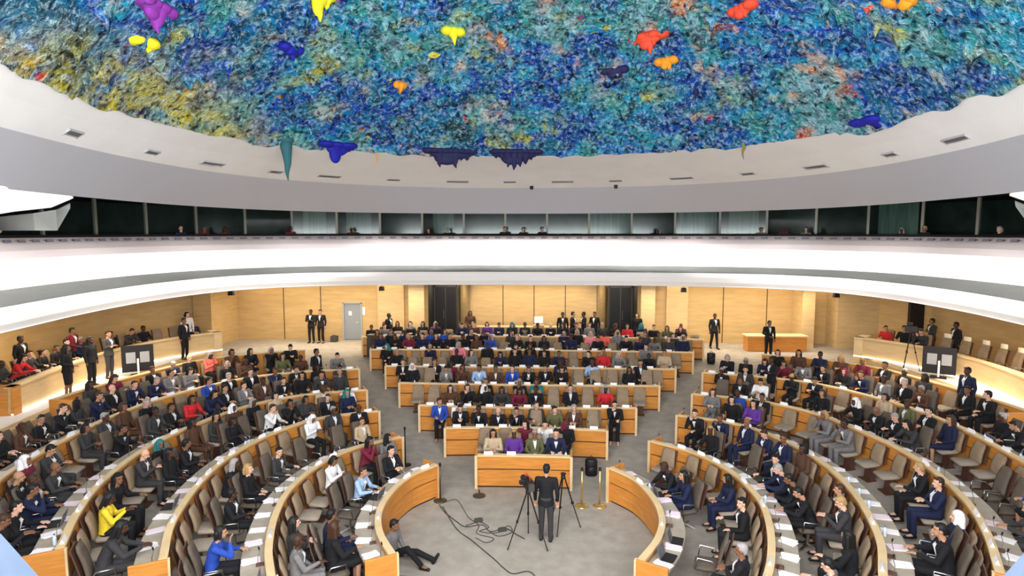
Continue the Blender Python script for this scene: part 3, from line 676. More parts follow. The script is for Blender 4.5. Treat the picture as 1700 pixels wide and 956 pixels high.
def build_body(J, name):
    mb = MB(); mb.loft(torso_secs(J, -.012)); H = J['head']; Rm = headrot(J['yaw'], J['pitch'])
    mb.limb(J['sho'], J['neck']+Vector((0, 0, .02)), .062, .056); mb.limb(J['neck'], H+Rm @ Vector((0, .01, -.06)), .055, .056)
    mb.ball(H+Rm @ Vector((0, .012, .018)), (.076, .092, .095), Rm, 14, 10)            # skull
    mb.ball(H+Rm @ Vector((0, -.025, -.05)), (.055, .062, .068), Rm, 12, 8)            # jaw
    mb.ball(H+Rm @ Vector((0, -.062, -.095)), (.022, .02, .02), Rm, 8, 6)              # chin
    mb.limb(H+Rm @ Vector((0, -.078, .012)), H+Rm @ Vector((0, -.104, -.030)), .011, .016)  # nose
    mb.ball(H+Rm @ Vector((0, -.074, .032)), (.056, .014, .014), Rm, 10, 6)            # brow
    for s in (-1, 1): mb.ball(H+Rm @ Vector((s*.078, .008, -.012)), (.012, .022, .034), Rm, 8, 6)
    for i in (0, 1):
        mb.limb(J['hip'][i], J['knee'][i], .085, .055); mb.limb(J['knee'][i], J['ank'][i], .055, .036); mb.limb(J['ank'][i], J['toe'][i], .038, .03)
        mb.limb(J['sh'][i], J['el'][i], .052, .038); mb.limb(J['el'][i], J['wr'][i], .038, .024); hand(mb, J['wr'][i], J['hd'][i], (-1, 1)[i])
    me = remesh(mb, name, .0105, [SK[0], M_eye, M_lip])
    # eyes and mouth, set into the face
    f = MB()
    for s in (-1, 1): f.ball(H+Rm @ Vector((s*.030, -.0795, .008)), (.011, .006, .007), Rm, 8, 6, 0)
    f.ball(H+Rm @ Vector((0, -.088, -.062)), (.022, .006, .006), Rm, 8, 6, 1)
    bm = bmesh.new(); bm.from_mesh(me); 
    for idx, (v0, f0) in enumerate([(f.v, f.f)]):
        vv = [bm.verts.new(v) for v in v0]
        for fi, q in enumerate(f0):
            fa = bm.faces.new([vv[a] for a in q]); fa.material_index = 1 if f.m[fi] == 0 else 2; fa.smooth = True
    bm.to_mesh(me); bm.free(); return me
def build_top(J, name, skirt=.06, short=False):
    mb = MB(); secs = torso_secs(J, .016); p = J['pel']
    secs = [(p+Vector((0, 0, -.02 if not J['stand'] else -.10)), .175+skirt*.3, .135+skirt*.3)]+secs[1:-1]
    mb.loft(secs)
    for i in (0, 1):
        a, e, w_ = J['sh'][i], J['el'][i], J['wr'][i]
        mb.limb(J['sho']+Vector((0, 0, -.03)), a, .075, .066); mb.limb(a, e, .066, .053); mb.limb(e, e.lerp(w_, .15 if short else .93), .053, .050 if short else .037)
    # lapels and collar
    for s in (-1, 1): mb.limb(J['sho']+Vector((s*.055, -.045, .045)), J['waist']+Vector((s*.012, -.118, .03)), .016, .012)
    mb.limb(J['sho']+Vector((-.05, .03, .055)), J['sho']+Vector((.05, .03, .055)), .02, .02)
    return remesh(mb, name, .0135, [CM['black']])
def build_shirt(J, name):
    mb = MB(); a = J['sho']+Vector((0, -.048, .045)); b = J['waist']+Vector((0, -.104, .06)); c = J['chest']+Vector((0, -.118, 0))
    mb.raw([a+Vector((-.052, 0, 0)), a+Vector((.052, 0, 0)), c+Vector((.040, -.032, .02)), b+Vector((0, -.04, 0)), c+Vector((-.040, -.032, .02)),
            a+Vector((-.052, .05, 0)), a+Vector((.052, .05, 0)), c+Vector((.032, .04, .02)), b+Vector((0, .03, 0)), c+Vector((-.032, .04, .02))],
           [(0, 4, 3, 2, 1), (5, 6, 7, 8, 9), (0, 1, 6, 5), (1, 2, 7, 6), (2, 3, 8, 7), (3, 4, 9, 8), (4, 0, 5, 9)])
    return mb.mesh(name, CM['white'])
def build_trousers(J, name, skirt=False):
    mb = MB(); p = J['pel']; mb.loft([(p+Vector((0, 0, -.085)), .15, .12), (p+Vector((0, 0, .0)), .178, .13), (p+Vector((0, 0, .09)), .16, .118)])
    for i in (0, 1):
        mb.limb(J['hip'][i], J['knee'][i], .097, .070)
        if not skirt: mb.limb(J['knee'][i], J['knee'][i].lerp(J['ank'][i], .96), .068, .056)
    if skirt: mb.limb(J['knee'][0]+Vector((.03, .02, -.01)), J['knee'][1]+Vector((-.03, .02, -.01)), .07, .07); mb.limb((J['hip'][0]+J['hip'][1])/2, (J['knee'][0]+J['knee'][1])/2, .1, .075)
    return remesh(mb, name, .0145, [CM['black']])
def build_shoes(J, name):
    out = []
    for i in (0, 1):
        mb = MB(); a, t = J['ank'][i], J['toe'][i]; d = (t-a); d.z = 0
        h = a+Vector((0, 0, -.045))-d.normalized()*.03
        mb.limb(h, t, .043, .037); mb.limb(a, h, .044, .044); out.append(remesh(mb, name, .012, [M_shoe]))
    return out
def build_hair(style):
    mb = MB()
    if style in ('short', 'long', 'bun', 'bob'):
        mb.ball((0, .024, .036), (.084, .094, .092), None, 16, 10); mb.ball((0, .065, -.01), (.070, .050, .075), None, 12, 8)
        mb.limb((-.045, -.048, .085), (.045, -.048, .088), .022, .022)
    if style == 'long':
        for x in (-.06, -.03, 0, .03, .06): mb.limb((x, .07, .02), (x*1.25, .085, -.20), .045, .035)
        for s in (-1, 1): mb.limb((s*.075, .01, .02), (s*.088, .01, -.15), .028, .024)
    if style == 'bob':
        for s in (-1, 1): mb.limb((s*.076, .015, .02), (s*.084, .01, -.08), .03, .03)
        for x in (-.05, 0, .05): mb.limb((x, .075, .0), (x, .08, -.09), .045, .04)
    if style == 'bun': mb.ball((0, .115, .06), .045, None, 10, 8)
    if style == 'scarf':
        mb.ball((0, .022, .03), (.092, .105, .10), None, 16, 10)
        for s in (-1, 1): mb.limb((s*.076, -.01, .02), (s*.05, -.03, -.12), .032, .04)
        for x in (-.06, 0, .06): mb.limb((x, .07, 0), (x*1.5, .06, -.17), .055, .06)
    me = remesh(mb, 'hair', .010, [HAIRM[0]])
    if style != 'scarf':                                  # cut the hairline clear of the face
        bm = bmesh.new(); bm.from_mesh(me)
        dl = [v for v in bm.verts if v.co.y < -.060+.030*(v.co.z < .055) and v.co.z < .060 and abs(v.co.x) < .072]
        bmesh.ops.delete(bm, geom=dl, context='VERTS'); bm.to_mesh(me); bm.free()
    else:
        bm = bmesh.new(); bm.from_mesh(me)
        dl = [v for v in bm.verts if v.co.y < -.045 and v.co.z < .06 and v.co.z > -.09 and abs(v.co.x) < .06]
        bmesh.ops.delete(bm, geom=dl, context='VERTS'); bm.to_mesh(me); bm.free()
    return me
HAIR = {s: build_hair(s) for s in ('short', 'long', 'bun', 'bob', 'scarf')}
POSES = {
 'desk': (pose_seated(.06, 'desk'), 'hands on the desk'), 'write': (pose_seated(.16, 'write', 0, 18), 'leaning over to write'), 'lap': (pose_seated(-.03, 'lap'), 'hands in the lap'),
 'left': (pose_seated(.02, ('desk', 'lap'), 38, 0), 'looking to one side'), 'right': (pose_seated(.04, ('lap', 'desk'), -35, 3), 'turned towards a neighbour'), 'cross': (pose_seated(-.02, 'cross', 8), 'arms folded'),
 'chin': (pose_seated(.10, ('chin', 'desk'), 6, 4), 'hand at the chin'), 'phone': (pose_seated(.03, 'phone', 0, 24), 'looking down at a phone'),
 'stand': (pose_standing('down'), 'standing'), 'talk': (pose_standing(('front', 'down'), 22), 'standing and talking'), 'walk': (pose_standing('down', 0, 0, .14), 'walking'), 'film': (pose_standing(('down', 'down'), 0, 6, .02, .03), 'standing'), 'operate': (pose_standing(('cam', 'down'), 0, 5), 'filming'),
 'crossed': (pose_standing('cross', -12), 'standing with folded arms'), 'floor': (pose_floor(), 'sitting on the floor')}
PM = {}
for k, (J, _) in POSES.items():
    PM[k] = dict(J=J, body=build_body(J, 'body'), top=build_top(J, 'jacket'), shirt=build_shirt(J, 'shirt'), legs=build_trousers(J, 'trousers'), shoes=build_shoes(J, 'shoe'))
    if k in ('desk', 'lap', 'left', 'talk'): PM[k]['skirt'] = build_trousers(J, 'skirt', True)
def setm(o, m, slot=0):
    o.material_slots[slot].link = 'OBJECT'; o.material_slots[slot].material = m
def pick_look(r):
    fem = r.random() < .4
    if fem: top = r.choices(['black', 'navy', 'charcoal', 'grey', 'brown', 'white', 'red', 'pink', 'blue', 'teal', 'purple', 'maroon', 'beige', 'coral', 'olive'], [40, 10, 12, 5, 6, 5, 2, 1, 1.5, 1, 2, 4, 3, .7, 1])[0]
    else: top = r.choices(['black', 'navy', 'charcoal', 'grey', 'brown', 'white', 'blue', 'pale blue', 'beige', 'olive'], [52, 14, 18, 5, 4, 3, .6, 1.5, 2, 1])[0]
    return dict(fem=fem, top=top, skin=r.choices([0, 1, 2, 3], [30, 26, 22, 22])[0], hairm=r.choices([0, 1, 2, 3], [55, 27, 12, 6 if fem else 1])[0],
                style=r.choices(['long', 'bob', 'bun', 'scarf'], [45, 25, 15, 15])[0] if fem else r.choices(['short', None], [90, 10])[0], scarf=r.choice(['white', 'black', 'maroon', 'beige', 'teal']), scale=r.uniform(.95, 1.04))
def make_person(pose, x, y, z, rz, look, label, group=None, detail=2):
    P = PM[pose]; J = P['J']; e = empty('person', (x, y, z), rz); s = look['scale']; e.scale = (s, s, s)
    thing(e, label, 'person', group)
    b = link('body', P['body'], e); setm(b, SK[look['skin']])
    t = link('jacket', P['top'], e); setm(t, CM[look['top']])
    if not look['fem'] and look['top'] not in ('white',) and detail > 0 and not (pose == 'floor'): link('shirt', P['shirt'], e)
    lg = link('skirt' if look['fem'] and 'skirt' in P else 'trousers', P['skirt'] if look['fem'] and 'skirt' in P else P['legs'], e)
    setm(lg, CM[look.get('legs') or (look['top'] if look['top'] in ('black', 'navy', 'charcoal', 'grey', 'brown') else 'black')])
    if detail > 1:
        for sh in P['shoes']: link('shoe', sh, e)
    if look['style']:
        h = link('headscarf' if look['style'] == 'scarf' else 'hair', HAIR[look['style']], e); h.location = J['head']; h.rotation_euler = headrot(J['yaw'], J['pitch']).to_euler()
        setm(h, CM[look['scarf']] if look['style'] == 'scarf' else HAIRM[look['hairm']])
    return e

# ------------------------------------------------------------------ seats and who sits in them
seats = []       # dict(kind, x, y, z, rz, where, n)
def line(ps, ns, off, spacing, kind, where, m0=.35, m1=.3, zf=flo):
    q = [p+n*off for p, n in zip(ps, ns)]
    d = [0]
    for a, b in zip(q, q[1:]): d.append(d[-1]+(b-a).length)
    tot = d[-1]-m0-m1; cnt = max(1, int(tot/spacing+.5)); 
    for k in range(cnt):
        s = m0+tot*(k+.5)/cnt; j = max(i for i in range(len(d)-1) if d[i] <= s); t = (s-d[j])/(d[j+1]-d[j]); p = q[j].lerp(q[j+1], t); n = ns[j].lerp(ns[j+1], t).normalized()
        f = -n; seats.append(dict(kind=kind, x=p.x, y=p.y, z=zf(p.x, p.y), rz=math.atan2(f.x, -f.y), where=where, n=k, f=f, cnt=cnt))
bd = {}
for kind, s, i, ps, ns in rows:
    if kind == 'side':
        side = 'left' if s < 0 else 'right'
        line(ps, ns, .90, .66, 'A', ('desk', side, i))
        if i > 1: line(ps, ns, -.50, .76, 'B', ('front', side, i))
    else:
        line(ps, ns, .88, .62, 'A', ('desk', 'centre', i), .1, .1)
        if i > 1:
            m = .9 if i == 2 else .35
            line(ps, ns, -.46, .62, 'B', ('front', 'centre', i), m, m)
for s, (ps, ns) in side6.items(): line(ps, ns, -.50, .74, 'B', ('front', 'left' if s < 0 else 'right', 6), .3, .5)
wy = 28.9
ps = [Vector((x, wy)) for x in np.linspace(-7.6, 7.6, 40)]; line(ps, normals(ps, (0, 0)), 0, .62, 'B', ('front', 'centre', 8), .1, .1)
# zones of empty chairs (x, y, radius, share empty)
EMPTY = [(-6.75, 15.5, 1.7, .85), (-6.6, 11.2, 1.6, .85), (-4.7, 12.3, 1.2, .9), (-10.6, 13.6, 1.0, .6), (-8.7, 15.0, 1.1, .5), (4.6, 15.2, 1.5, .85), (8.7, 13.2, 2.2, .9), (6.4, 10.6, 1.5, .8), (10.7, 13.6, 1.6, .8), (8.0, 17.3, 1.3, .6), (6.9, 16.0, .9, .5), (7.9, 11.0, 1.5, .5), (3.4, 11.6, 1.6, .75), (9.3, 19.3, 1.2, .5), (-3.4, 9.8, .8, .4)]
def occ(x, y, base=0):
    p = .10
    for ex, ey, er, sh in EMPTY:
        if math.hypot(x-ex, y-ey) < er: p = max(p, sh)
    return rnd.random() > max(p, base)
def whereword(wh, n, cnt):
    k, side, i = wh
    if k == 'desk': return 'behind the %s %s desk' % (ordn[i-1], side)
    return 'in front of the %s %s desk' % (ordn[i-1], side)
pos = {'left': 'seat {} from the aisle', 'right': 'seat {} from the aisle', 'centre': 'seat {} from the left'}
posn = {'left': '{} from the aisle', 'right': '{} from the aisle', 'centre': '{} from the left'}
for st in seats:
    d = math.hypot(st['x']-.43, st['y']); st['d'] = d
    # is the seat inside the picture, or near enough to matter
    ang = math.degrees(math.atan2(-(st['x']-.43), st['y']))-2.7
    st['vis'] = abs(ang) < 43 and not (st['y'] < 9.6 and d < 10.3)
    wh = st['where']; base = (.50 if wh[0] == 'front' else .34) if wh[1] == 'centre' and wh[2] > 1 and wh[2] < 8 else (.20 if wh[0] == 'front' else .11)
    st['occ'] = st['vis'] and occ(st['x'], st['y'], base)
seats = [s for s in seats if s['vis']]
seats.sort(key=lambda s: s['d'])
SP = ['desk', 'write', 'lap', 'left', 'right', 'cross', 'chin', 'phone']
FORCED = {}
def nearest(x, y, only=None):
    return min((s for s in seats if only is None or s['kind'] == only), key=lambda s: math.hypot(s['x']-x, s['y']-y))
for x, y, c, st_ in ((-8.2, 10.6, 'yellow', 'long'), (-4.75, 10.1, 'blue', None), (-3.4, 25.9, 'pink', 'long'), (3.3, 27.6, 'coral', 'bob'), (4.6, 28.6, 'red', 'long'), (-10.9, 18.9, 'blue', 'short'), (-8.3, 18.2, 'beige', 'bob'), (-9.5, 17.2, 'red', 'long'),
                      (-.55, 16.6, 'purple', 'bob'), (-1.2, 16.6, 'beige', 'long'), (.9, 16.6, 'navy', 'short'), (-6.3, 17.0, 'white', 'scarf'), (-3.8, 11.0, 'navy', 'short'), (6.6, 18.3, 'purple', 'long'), (2.7, 20.6, 'red', 'long'), (-.9, 23.0, 'blue', 'short'), (8.9, 11.9, 'navy', 'short'), (10.3, 12.2, 'blue', 'bob'), (.2, 22.0, 'teal', 'bob'), (-3.5, 15.6, 'black', 'short'), (4.4, 12.4, 'black', 'short')):
    s = nearest(x, y); s['occ'] = True; s['force'] = (c, st_)
NP = 0; NC = 0; rest_p = []; rest_c = []; MAXP = 262; MAXC = 296
for st in seats:
    wh = st['where']; place = posn[wh[1]].format(ordn[st['n']]) if st['n'] < len(ordn) else ''
    near = st['d'] < 19
    if st['kind'] == 'A' and not st['occ'] and wh[1] != 'centre' and rnd.random() < .8: pass      # loose chairs stand mostly where someone sits
    elif NC < MAXC:
        drk = st['kind'] == 'A' and wh[1] != 'centre'; ck = ('dark brown swivel chair' if drk else 'grey-brown swivel chair') if st['kind'] == 'A' else 'low-backed taupe chair'
        lab = '%s %s, %s %s' % ('occupied' if st['occ'] else 'empty', ck, whereword(wh, 0, 0), place)
        make_chair(st['kind'], st['x'], st['y'], st['z'], st['rz'], lab, 'chairs of the %s block' % wh[1], near, drk); NC += 1
    else: rest_c.append(st)
    if not st['occ']: continue
    if NP < MAXP:
        look = pick_look(rnd); pz = rnd.choice(SP if st['kind'] == 'A' else ['lap', 'left', 'right', 'cross', 'phone', 'chin', 'lap'])
        if 'force' in st:
            c, hs = st['force']; look['top'] = c
            if hs: look['style'] = hs; look['fem'] = hs != 'short'; look['scarf'] = 'white'
        lab = 'person in %s, %s %s' % (look['top'], whereword(wh, 0, 0), place)
        f = st['f']; o = -.02
        make_person(pz, st['x'], st['y'], st['z'], st['rz']+rnd.uniform(-.12, .12), look, lab, 'people seated in the %s block' % wh[1], 2 if st['d'] < 17 else (1 if st['d'] < 24 else 0)); NP += 1
    else: rest_p.append(st)
# the farthest rows: one object for the rest of the chairs, one for the rest of the people
class NPJ:
    def __init__(s): s.V = []; s.F = []; s.M = []; s.n = 0; s.mats = []; s.mi = {}
    def mat(s, m):
        if m.name not in s.mi: s.mi[m.name] = len(s.mats); s.mats.append(m)
        return s.mi[m.name]
    def add(s, tri, mat, Mx):
        v, f = tri; vh = v @ np.array(Mx.to_3x3()).T+np.array(Mx.translation); s.V.append(vh); s.F.append(f+s.n); s.M.append(np.full(len(f), s.mat(mat))); s.n += len(v)
    def obj(s, name):
        me = bpy.data.meshes.new(name); V = np.concatenate(s.V); F = np.concatenate(s.F); Mi = np.concatenate(s.M)
        me.vertices.add(len(V)); me.vertices.foreach_set('co', V.astype('f').ravel()); me.loops.add(F.size); me.loops.foreach_set('vertex_index', F.astype('i').ravel())
        me.polygons.add(len(F)); me.polygons.foreach_set('loop_start', np.arange(0, F.size, 3, dtype='i'))
        for m in s.mats: me.materials.append(m)
        me.polygons.foreach_set('material_index', Mi.astype('i')); me.polygons.foreach_set('use_smooth', np.ones(len(F), bool)); me.update(calc_edges=True); me.validate(); return link(name, me)
def tris(me, ratio=1.0):
    if ratio < 1:
        o = bpy.data.objects.new('t', me); col.objects.link(o); d = o.modifiers.new('d', 'DECIMATE'); d.ratio = ratio
        dg = bpy.context.evaluated_depsgraph_get(); me2 = bpy.data.meshes.new_from_object(o.evaluated_get(dg)); bpy.data.objects.remove(o)
    else: me2 = me
    me2.calc_loop_triangles(); v = np.empty(len(me2.vertices)*3, 'f'); me2.vertices.foreach_get('co', v); t = np.empty(len(me2.loop_triangles)*3, 'i'); me2.loop_triangles.foreach_get('vertices', t)
    return v.reshape(-1, 3), t.reshape(-1, 3)
if rest_p:
    T = {p: {k: tris(PM[p][k], .10) for k in ('body', 'top', 'legs')} for p in ('desk', 'lap', 'left', 'cross', 'phone')}; TH = {k: tris(m, .3) for k, m in HAIR.items()}
    J_ = NPJ()
    for st in rest_p:
        look = pick_look(rnd); p = rnd.choice(list(T)); Mx = Matrix.Translation((st['x'], st['y'], st['z'])) @ Matrix.Rotation(st['rz'], 4, 'Z')
        if 'force' in st:
            c, hs = st['force']; look['top'] = c
            if hs: look['style'] = hs; look['scarf'] = 'white'
        J_.add(T[p]['body'], SK[look['skin']], Mx); J_.add(T[p]['top'], CM[look['top']], Mx); J_.add(T[p]['legs'], CM['black'], Mx)
        if look['style']:
            J = PM[p]['J']; J_.add(TH[look['style']], CM[look['scarf']] if look['style'] == 'scarf' else HAIRM[look['hairm']], Mx @ Matrix.Translation(J['head']) @ headrot(J['yaw'], J['pitch']).to_4x4())
    o = J_.obj('seated_crowd'); o['kind'] = 'stuff'; thing(o, 'crowd of seated people filling the farthest rows of the hall', 'crowd')
if rest_c:
    TA = [(tris(CH[k]), CH[k].materials[0]) for k in ('seat', 'lowback', 'lowshell', 'fbase')]; J_ = NPJ()
    for st in rest_c:
        Mx = Matrix.Translation((st['x'], st['y'], st['z'])) @ Matrix.Rotation(st['rz'], 4, 'Z')
        for t, m in TA: J_.add(t, m, Mx)
    o = J_.obj('chair_rows'); o['kind'] = 'stuff'; thing(o, 'rows of taupe chairs in the farthest part of the hall', 'chairs')
print('SEATS', len(seats), 'people', NP, 'rest', len(rest_p), 'chairs', NC, 'rest', len(rest_c))

# ------------------------------------------------------------------ things on the desks
card = MB(); card.raw([(-.12, -.035, 0), (.12, -.035, 0), (.12, 0, .085), (-.12, 0, .085), (-.12, .035, 0), (.12, .035, 0)], [(0, 1, 2, 3), (3, 2, 5, 4), (0, 4, 5, 1), (1, 5, 2), (0, 3, 4)])
card = card.mesh('name_plate', M_paper)
def pile_mesh(seed):
    r = random.Random(seed); mb = MB(); z = 0
    for k in range(r.choice([1, 2, 2, 3])):
        mb.box((r.uniform(-.04, .04), r.uniform(-.02, .02), z+.005), (.21, .30, .010), r.uniform(-.3, .3), mi=0); z += .0105
    return mb.mesh('paper', M_paper if seed % 4 else M_paper2)
piles = [pile_mesh(i) for i in range(6)]
mic_b = MB(); mic_b.box((0, 0, .018), (.11, .14, .036), taper=.85); mic_b = mic_b.mesh('base', M_frame)
mic_n = MB(); mic_n.tube([(0, .03, .03), (0, .03, .16), (0, 0, .26), (0, -.0, .30)], .006, 6); mic_n = mic_n.mesh('gooseneck', M_metal)
mic_h = MB(); mic_h.tube([(0, 0, .29), (0, .012, .345)], [.012, .015], 8); mic_h = mic_h.mesh('microphone_head', M_dark)
lap_b = MB(); lap_b.box((0, 0, .01), (.32, .22, .018)); lap_b = lap_b.mesh('keyboard_base', M_dark)
lap_s = MB(); lap_s.box((0, -.15, .115), (.32, .012, .21), rot=Matrix.Rotation(R(15), 3, 'X')); lap_s = lap_s.mesh('lid', pmat('laptop_lid', (.12, .12, .13), .4))
bot = MB(); bot.lathe((0, 0, 0), [(.028, 0), (.032, .01), (.032, .13), (.014, .17), (.014, .19)], 10); bot = bot.mesh('bottle', pmat('bottle_plastic', (.55, .68, .75), .2))
cap_ = MB(); cap_.lathe((0, 0, .185), [(.016, 0), (.016, .02)], 8); cap_ = cap_.mesh('cap', pmat('blue_cap', (.05, .12, .5), .4))
npp = 0; cnt_mic = 0
for kind, s, i, ps, ns in rows:
    side = 'centre' if kind == 'wedge' else ('left' if s < 0 else 'right')
    d = 0; k = 0
    L = sum((b-a).length for a, b in zip(ps, ps[1:])); step = .62; cnt = int(L/step)
    for k in range(cnt):
        u = (k+.5)/cnt*(len(ps)-1); j = int(u); p = ps[j].lerp(ps[min(j+1, len(ps)-1)], u-j); n = ns[j]; t = Vector((-n.y, n.x))
        z = flo(p.x, p.y)
        ang = math.degrees(math.atan2(-(p.x-.43), p.y))-2.7
        if abs(ang) > 42 or p.y < 9.2: continue
        rz = math.atan2(n.x, -n.y)+math.pi
        dn = 'the %s %s desk' % (ordn[i-1], side); pl = posn[side].format(ordn[k]) if k < len(ordn) else ''
        def put(name, me, off, zz, lab, cat, jit=0, dr=0, lat=0):
            o = link(name, me); q = p+n*off*.85+t*(lat+rnd.uniform(-jit, jit)); o.location = (q.x, q.y, z+zz); o.rotation_euler = (0, 0, rz+dr)
            thing(o, lab, cat, cat+'s on the %s desks' % side); return o
        if rnd.random() < (.75 if kind == 'wedge' else .5):
            put('name_plate', card, .005, .925, 'white folded name plate on the rail of %s, %s' % (dn, pl), 'name plate', .05)
        if rnd.random() < (.55 if kind == 'wedge' else .88):
            put('paper', rnd.choice(piles), .36, .776, 'papers lying on %s, place %s' % (dn, pl), 'paper', .04, rnd.uniform(-.3, .3))
        r_ = rnd.random()
        if r_ < .55:
            e = empty('desk_microphone', (0, 0, 0)); q = p+n*.15+t*.2; e.location = (q.x, q.y, z+.776); e.rotation_euler = (0, 0, rz)
            thing(e, 'black gooseneck microphone on %s, place %s' % (dn, pl), 'microphone', 'microphones on the %s desks' % side)
            link('base', mic_b, e); link('gooseneck', mic_n, e); link('microphone_head', mic_h, e)
        elif r_ < .68 and kind == 'side':
            e = empty('laptop', (0, 0, 0)); q = p+n*.34+t*.22; e.location = (q.x, q.y, z+.79); e.rotation_euler = (0, 0, rz)
            thing(e, 'dark open laptop on %s, place %s' % (dn, pl), 'laptop'); link('keyboard_base', lap_b, e); link('lid', lap_s, e)
        elif r_ < .80:
            o = put('water_bottle', bot, .2, .776, 'clear water bottle with blue cap on %s, place %s' % (dn, pl), 'bottle', 0, 0, -.2); link('cap', cap_, o)

# ------------------------------------------------------------------ people standing about, on the tribunes and in the gallery
def lk(top, fem=False, style='short', skin=0, hair=0, legs=None, scarf='white', scale=1.0): return dict(fem=fem, top=top, skin=skin, hairm=hair, style=style, scarf=scarf, scale=scale, legs=legs)
def face(dx, dy): return math.atan2(dx, -dy)
make_person('film', .58, 12.98, 0, face(.1, 1), lk('black', skin=1, legs='charcoal', scale=1.0), 'person in a dark suit standing beside the camera tripod in the middle', 'person')['group'] = 'standing people'
make_person('floor', -2.62, 12.0, 0, face(1, -.3), lk('grey', False, 'short', 2, 0, 'black'), 'person sitting on the floor against the curved desk, legs stretched out')
STAND = [  # pixel-free world places: x, y, pose, facing, look, label
 (-11.35, 30.2, 'crossed', (0, -1), lk('black', skin=3), 'dark-suited person standing left of the grey door, left of a pair', 1.2),
 (-10.85, 30.2, 'stand', (0, -1), lk('black', skin=1), 'dark-suited person standing left of the grey door, right of a pair', 1.2),
 (8.95, 29.6, 'walk', (.2, -1), lk('black', skin=3), 'person in black walking alone along the back wall on the right', 1.2),
 (10.75, 27.4, 'talk', (0, -1), lk('black', skin=2), 'person in black standing above the last rows of the right block', 1.2),
 (1.55, 29.8, 'stand', (0, -1), lk('black', skin=3), 'leftmost of the four people standing before the middle back wall', 1.2),
 (2.05, 30.0, 'talk', (1, -.3), lk('black', skin=1), 'second from the left of four standing before the middle back wall', 1.2),
 (2.62, 30.0, 'crossed', (-1, -.3), lk('black', skin=3), 'third from the left of four standing before the middle back wall', 1.2),
 (3.15, 30.0, 'stand', (-.5, -1), lk('black', skin=2), 'rightmost of the four people standing before the middle back wall', 1.2),
 (-3.1, 30.1, 'talk', (0, -1), lk('brown', True, 'long', 2, 1), 'person in brown standing beside the left recess of the back wall', 1.2),
 (5.2, 29.7, 'stand', (-.4, -1), lk('black', True, 'bob', 1), 'person in black standing before the right column', 1.2),
 (-7.0, 29.0, 'talk', (1, -.4), lk('black', skin=3), 'person in black standing at the rear left end of the centre rows', 1.2),
 (-14.55, 18.1, 'talk', (1, .2), lk('black', True, 'long', 2), 'person in black standing on the bright walkway, nearest the orange bench end', 1.63),
 (-14.85, 19.5, 'stand', (1, 0), lk('black', True, 'long', 3), 'tall person in black standing in front of the left tribune desk', 1.63),
 (-15.1, 20.7, 'crossed', (1, 0), lk('charcoal', skin=1), 'person in charcoal standing left of the left black display', 1.63),
 (-14.3, 24.0, 'stand', (1, -.2), lk('black', skin=2), 'person in black standing right of the left black display', 1.63),
 (-17.4, 19.6, 'stand', (1, 0), lk('black', skin=3), 'person in black standing on the left tribune near its left end', 1.62),
 (-17.0, 21.4, 'talk', (1, 0), lk('maroon', skin=2), 'person in maroon standing on the left tribune', 1.62),
 (16.9, 24.4, 'stand', (-1, 0), lk('black', skin=3), 'person in black standing on the right tribune by the pale headrests', 1.62),
 (16.6, 25.4, 'crossed', (-1, 0), lk('charcoal', skin=2), 'person in charcoal standing on the right tribune beside the dark panel', 1.62),
 (17.4, 19.2, 'talk', (-1, 0), lk('black', skin=1), 'person in black standing on the right tribune near its right end', 1.62),
 (-15.3, 25.9, 'talk', (1, -.6), lk('white', True, 'bob', 0, 0), 'person in white with dark hair at the far end of the left tribune', 1.62),
 (13.2, 18.3, 'stand', (-1, -.2), lk('navy', skin=3), 'person in navy standing behind the outermost right seats', 1.2)]
for x, y, pz, f, l, lab, z in STAND:
    make_person(pz, x, y, z if z > 1.3 else flo(x, y), face(*f), l, lab, 'standing people')
# standing among the left and right rows
for x, y, pz, f, l, lab in ((-8.0, 22.0, 'talk', (1, -.4), lk('black', skin=2), 'person standing among the rear left rows'), (8.6, 21.3, 'crossed', (-1, -.4), lk('black', skin=3), 'person standing in the second aisle of the right block')):
    make_person(pz, x, y, flo(x, y), face(*f), l, lab, 'standing people')
# seated on the tribunes
tn = 0
WHT = pmat('cream_headrest', (.82, .74, .56), .7)
for s in (-1, 1):
    ps = catmull([(s*x, y) for x, y in (TRIB if s > 0 else [(14.75, 16.25)]+TRIB[4:])], .3); ns = normals(ps, (0, 18)); n0 = len(seats); old = list(seats); seats.clear()
    line(ps, ns, 1.15, .72, 'A', ('desk', 'left' if s < 0 else 'right', 7), 5.0 if s > 0 else .5, .4, lambda x, y: 1.62); tr = list(seats); seats[:] = old
    for k, st in enumerate(tr):
        if st['y'] < 15: continue
        side = 'left' if s < 0 else 'right'
        cream = s > 0 and 20.3 < st['y'] < 24.5
        e = make_chair('A', st['x'], st['y'], st['z'], st['rz'], 'chair on the %s tribune, %s along%s' % (side, ordn[k], ', with a pale headrest' if cream else ''), 'tribune chairs', st['d'] < 19 if 'd' in st else False)
        if cream:
            h = MB(); rbox(h, (0, .40, 1.16), (.30, .09, .20), .04); h.obj('headrest', WHT, e, smooth=True)
            continue
        if rnd.random() < .72:
            look = pick_look(rnd); make_person(rnd.choice(SP), st['x'], st['y'], st['z'], st['rz'], look, 'person in %s seated on the %s tribune, %s seat along' % (look['top'], side, ordn[k]), 'people on the tribunes', 0)
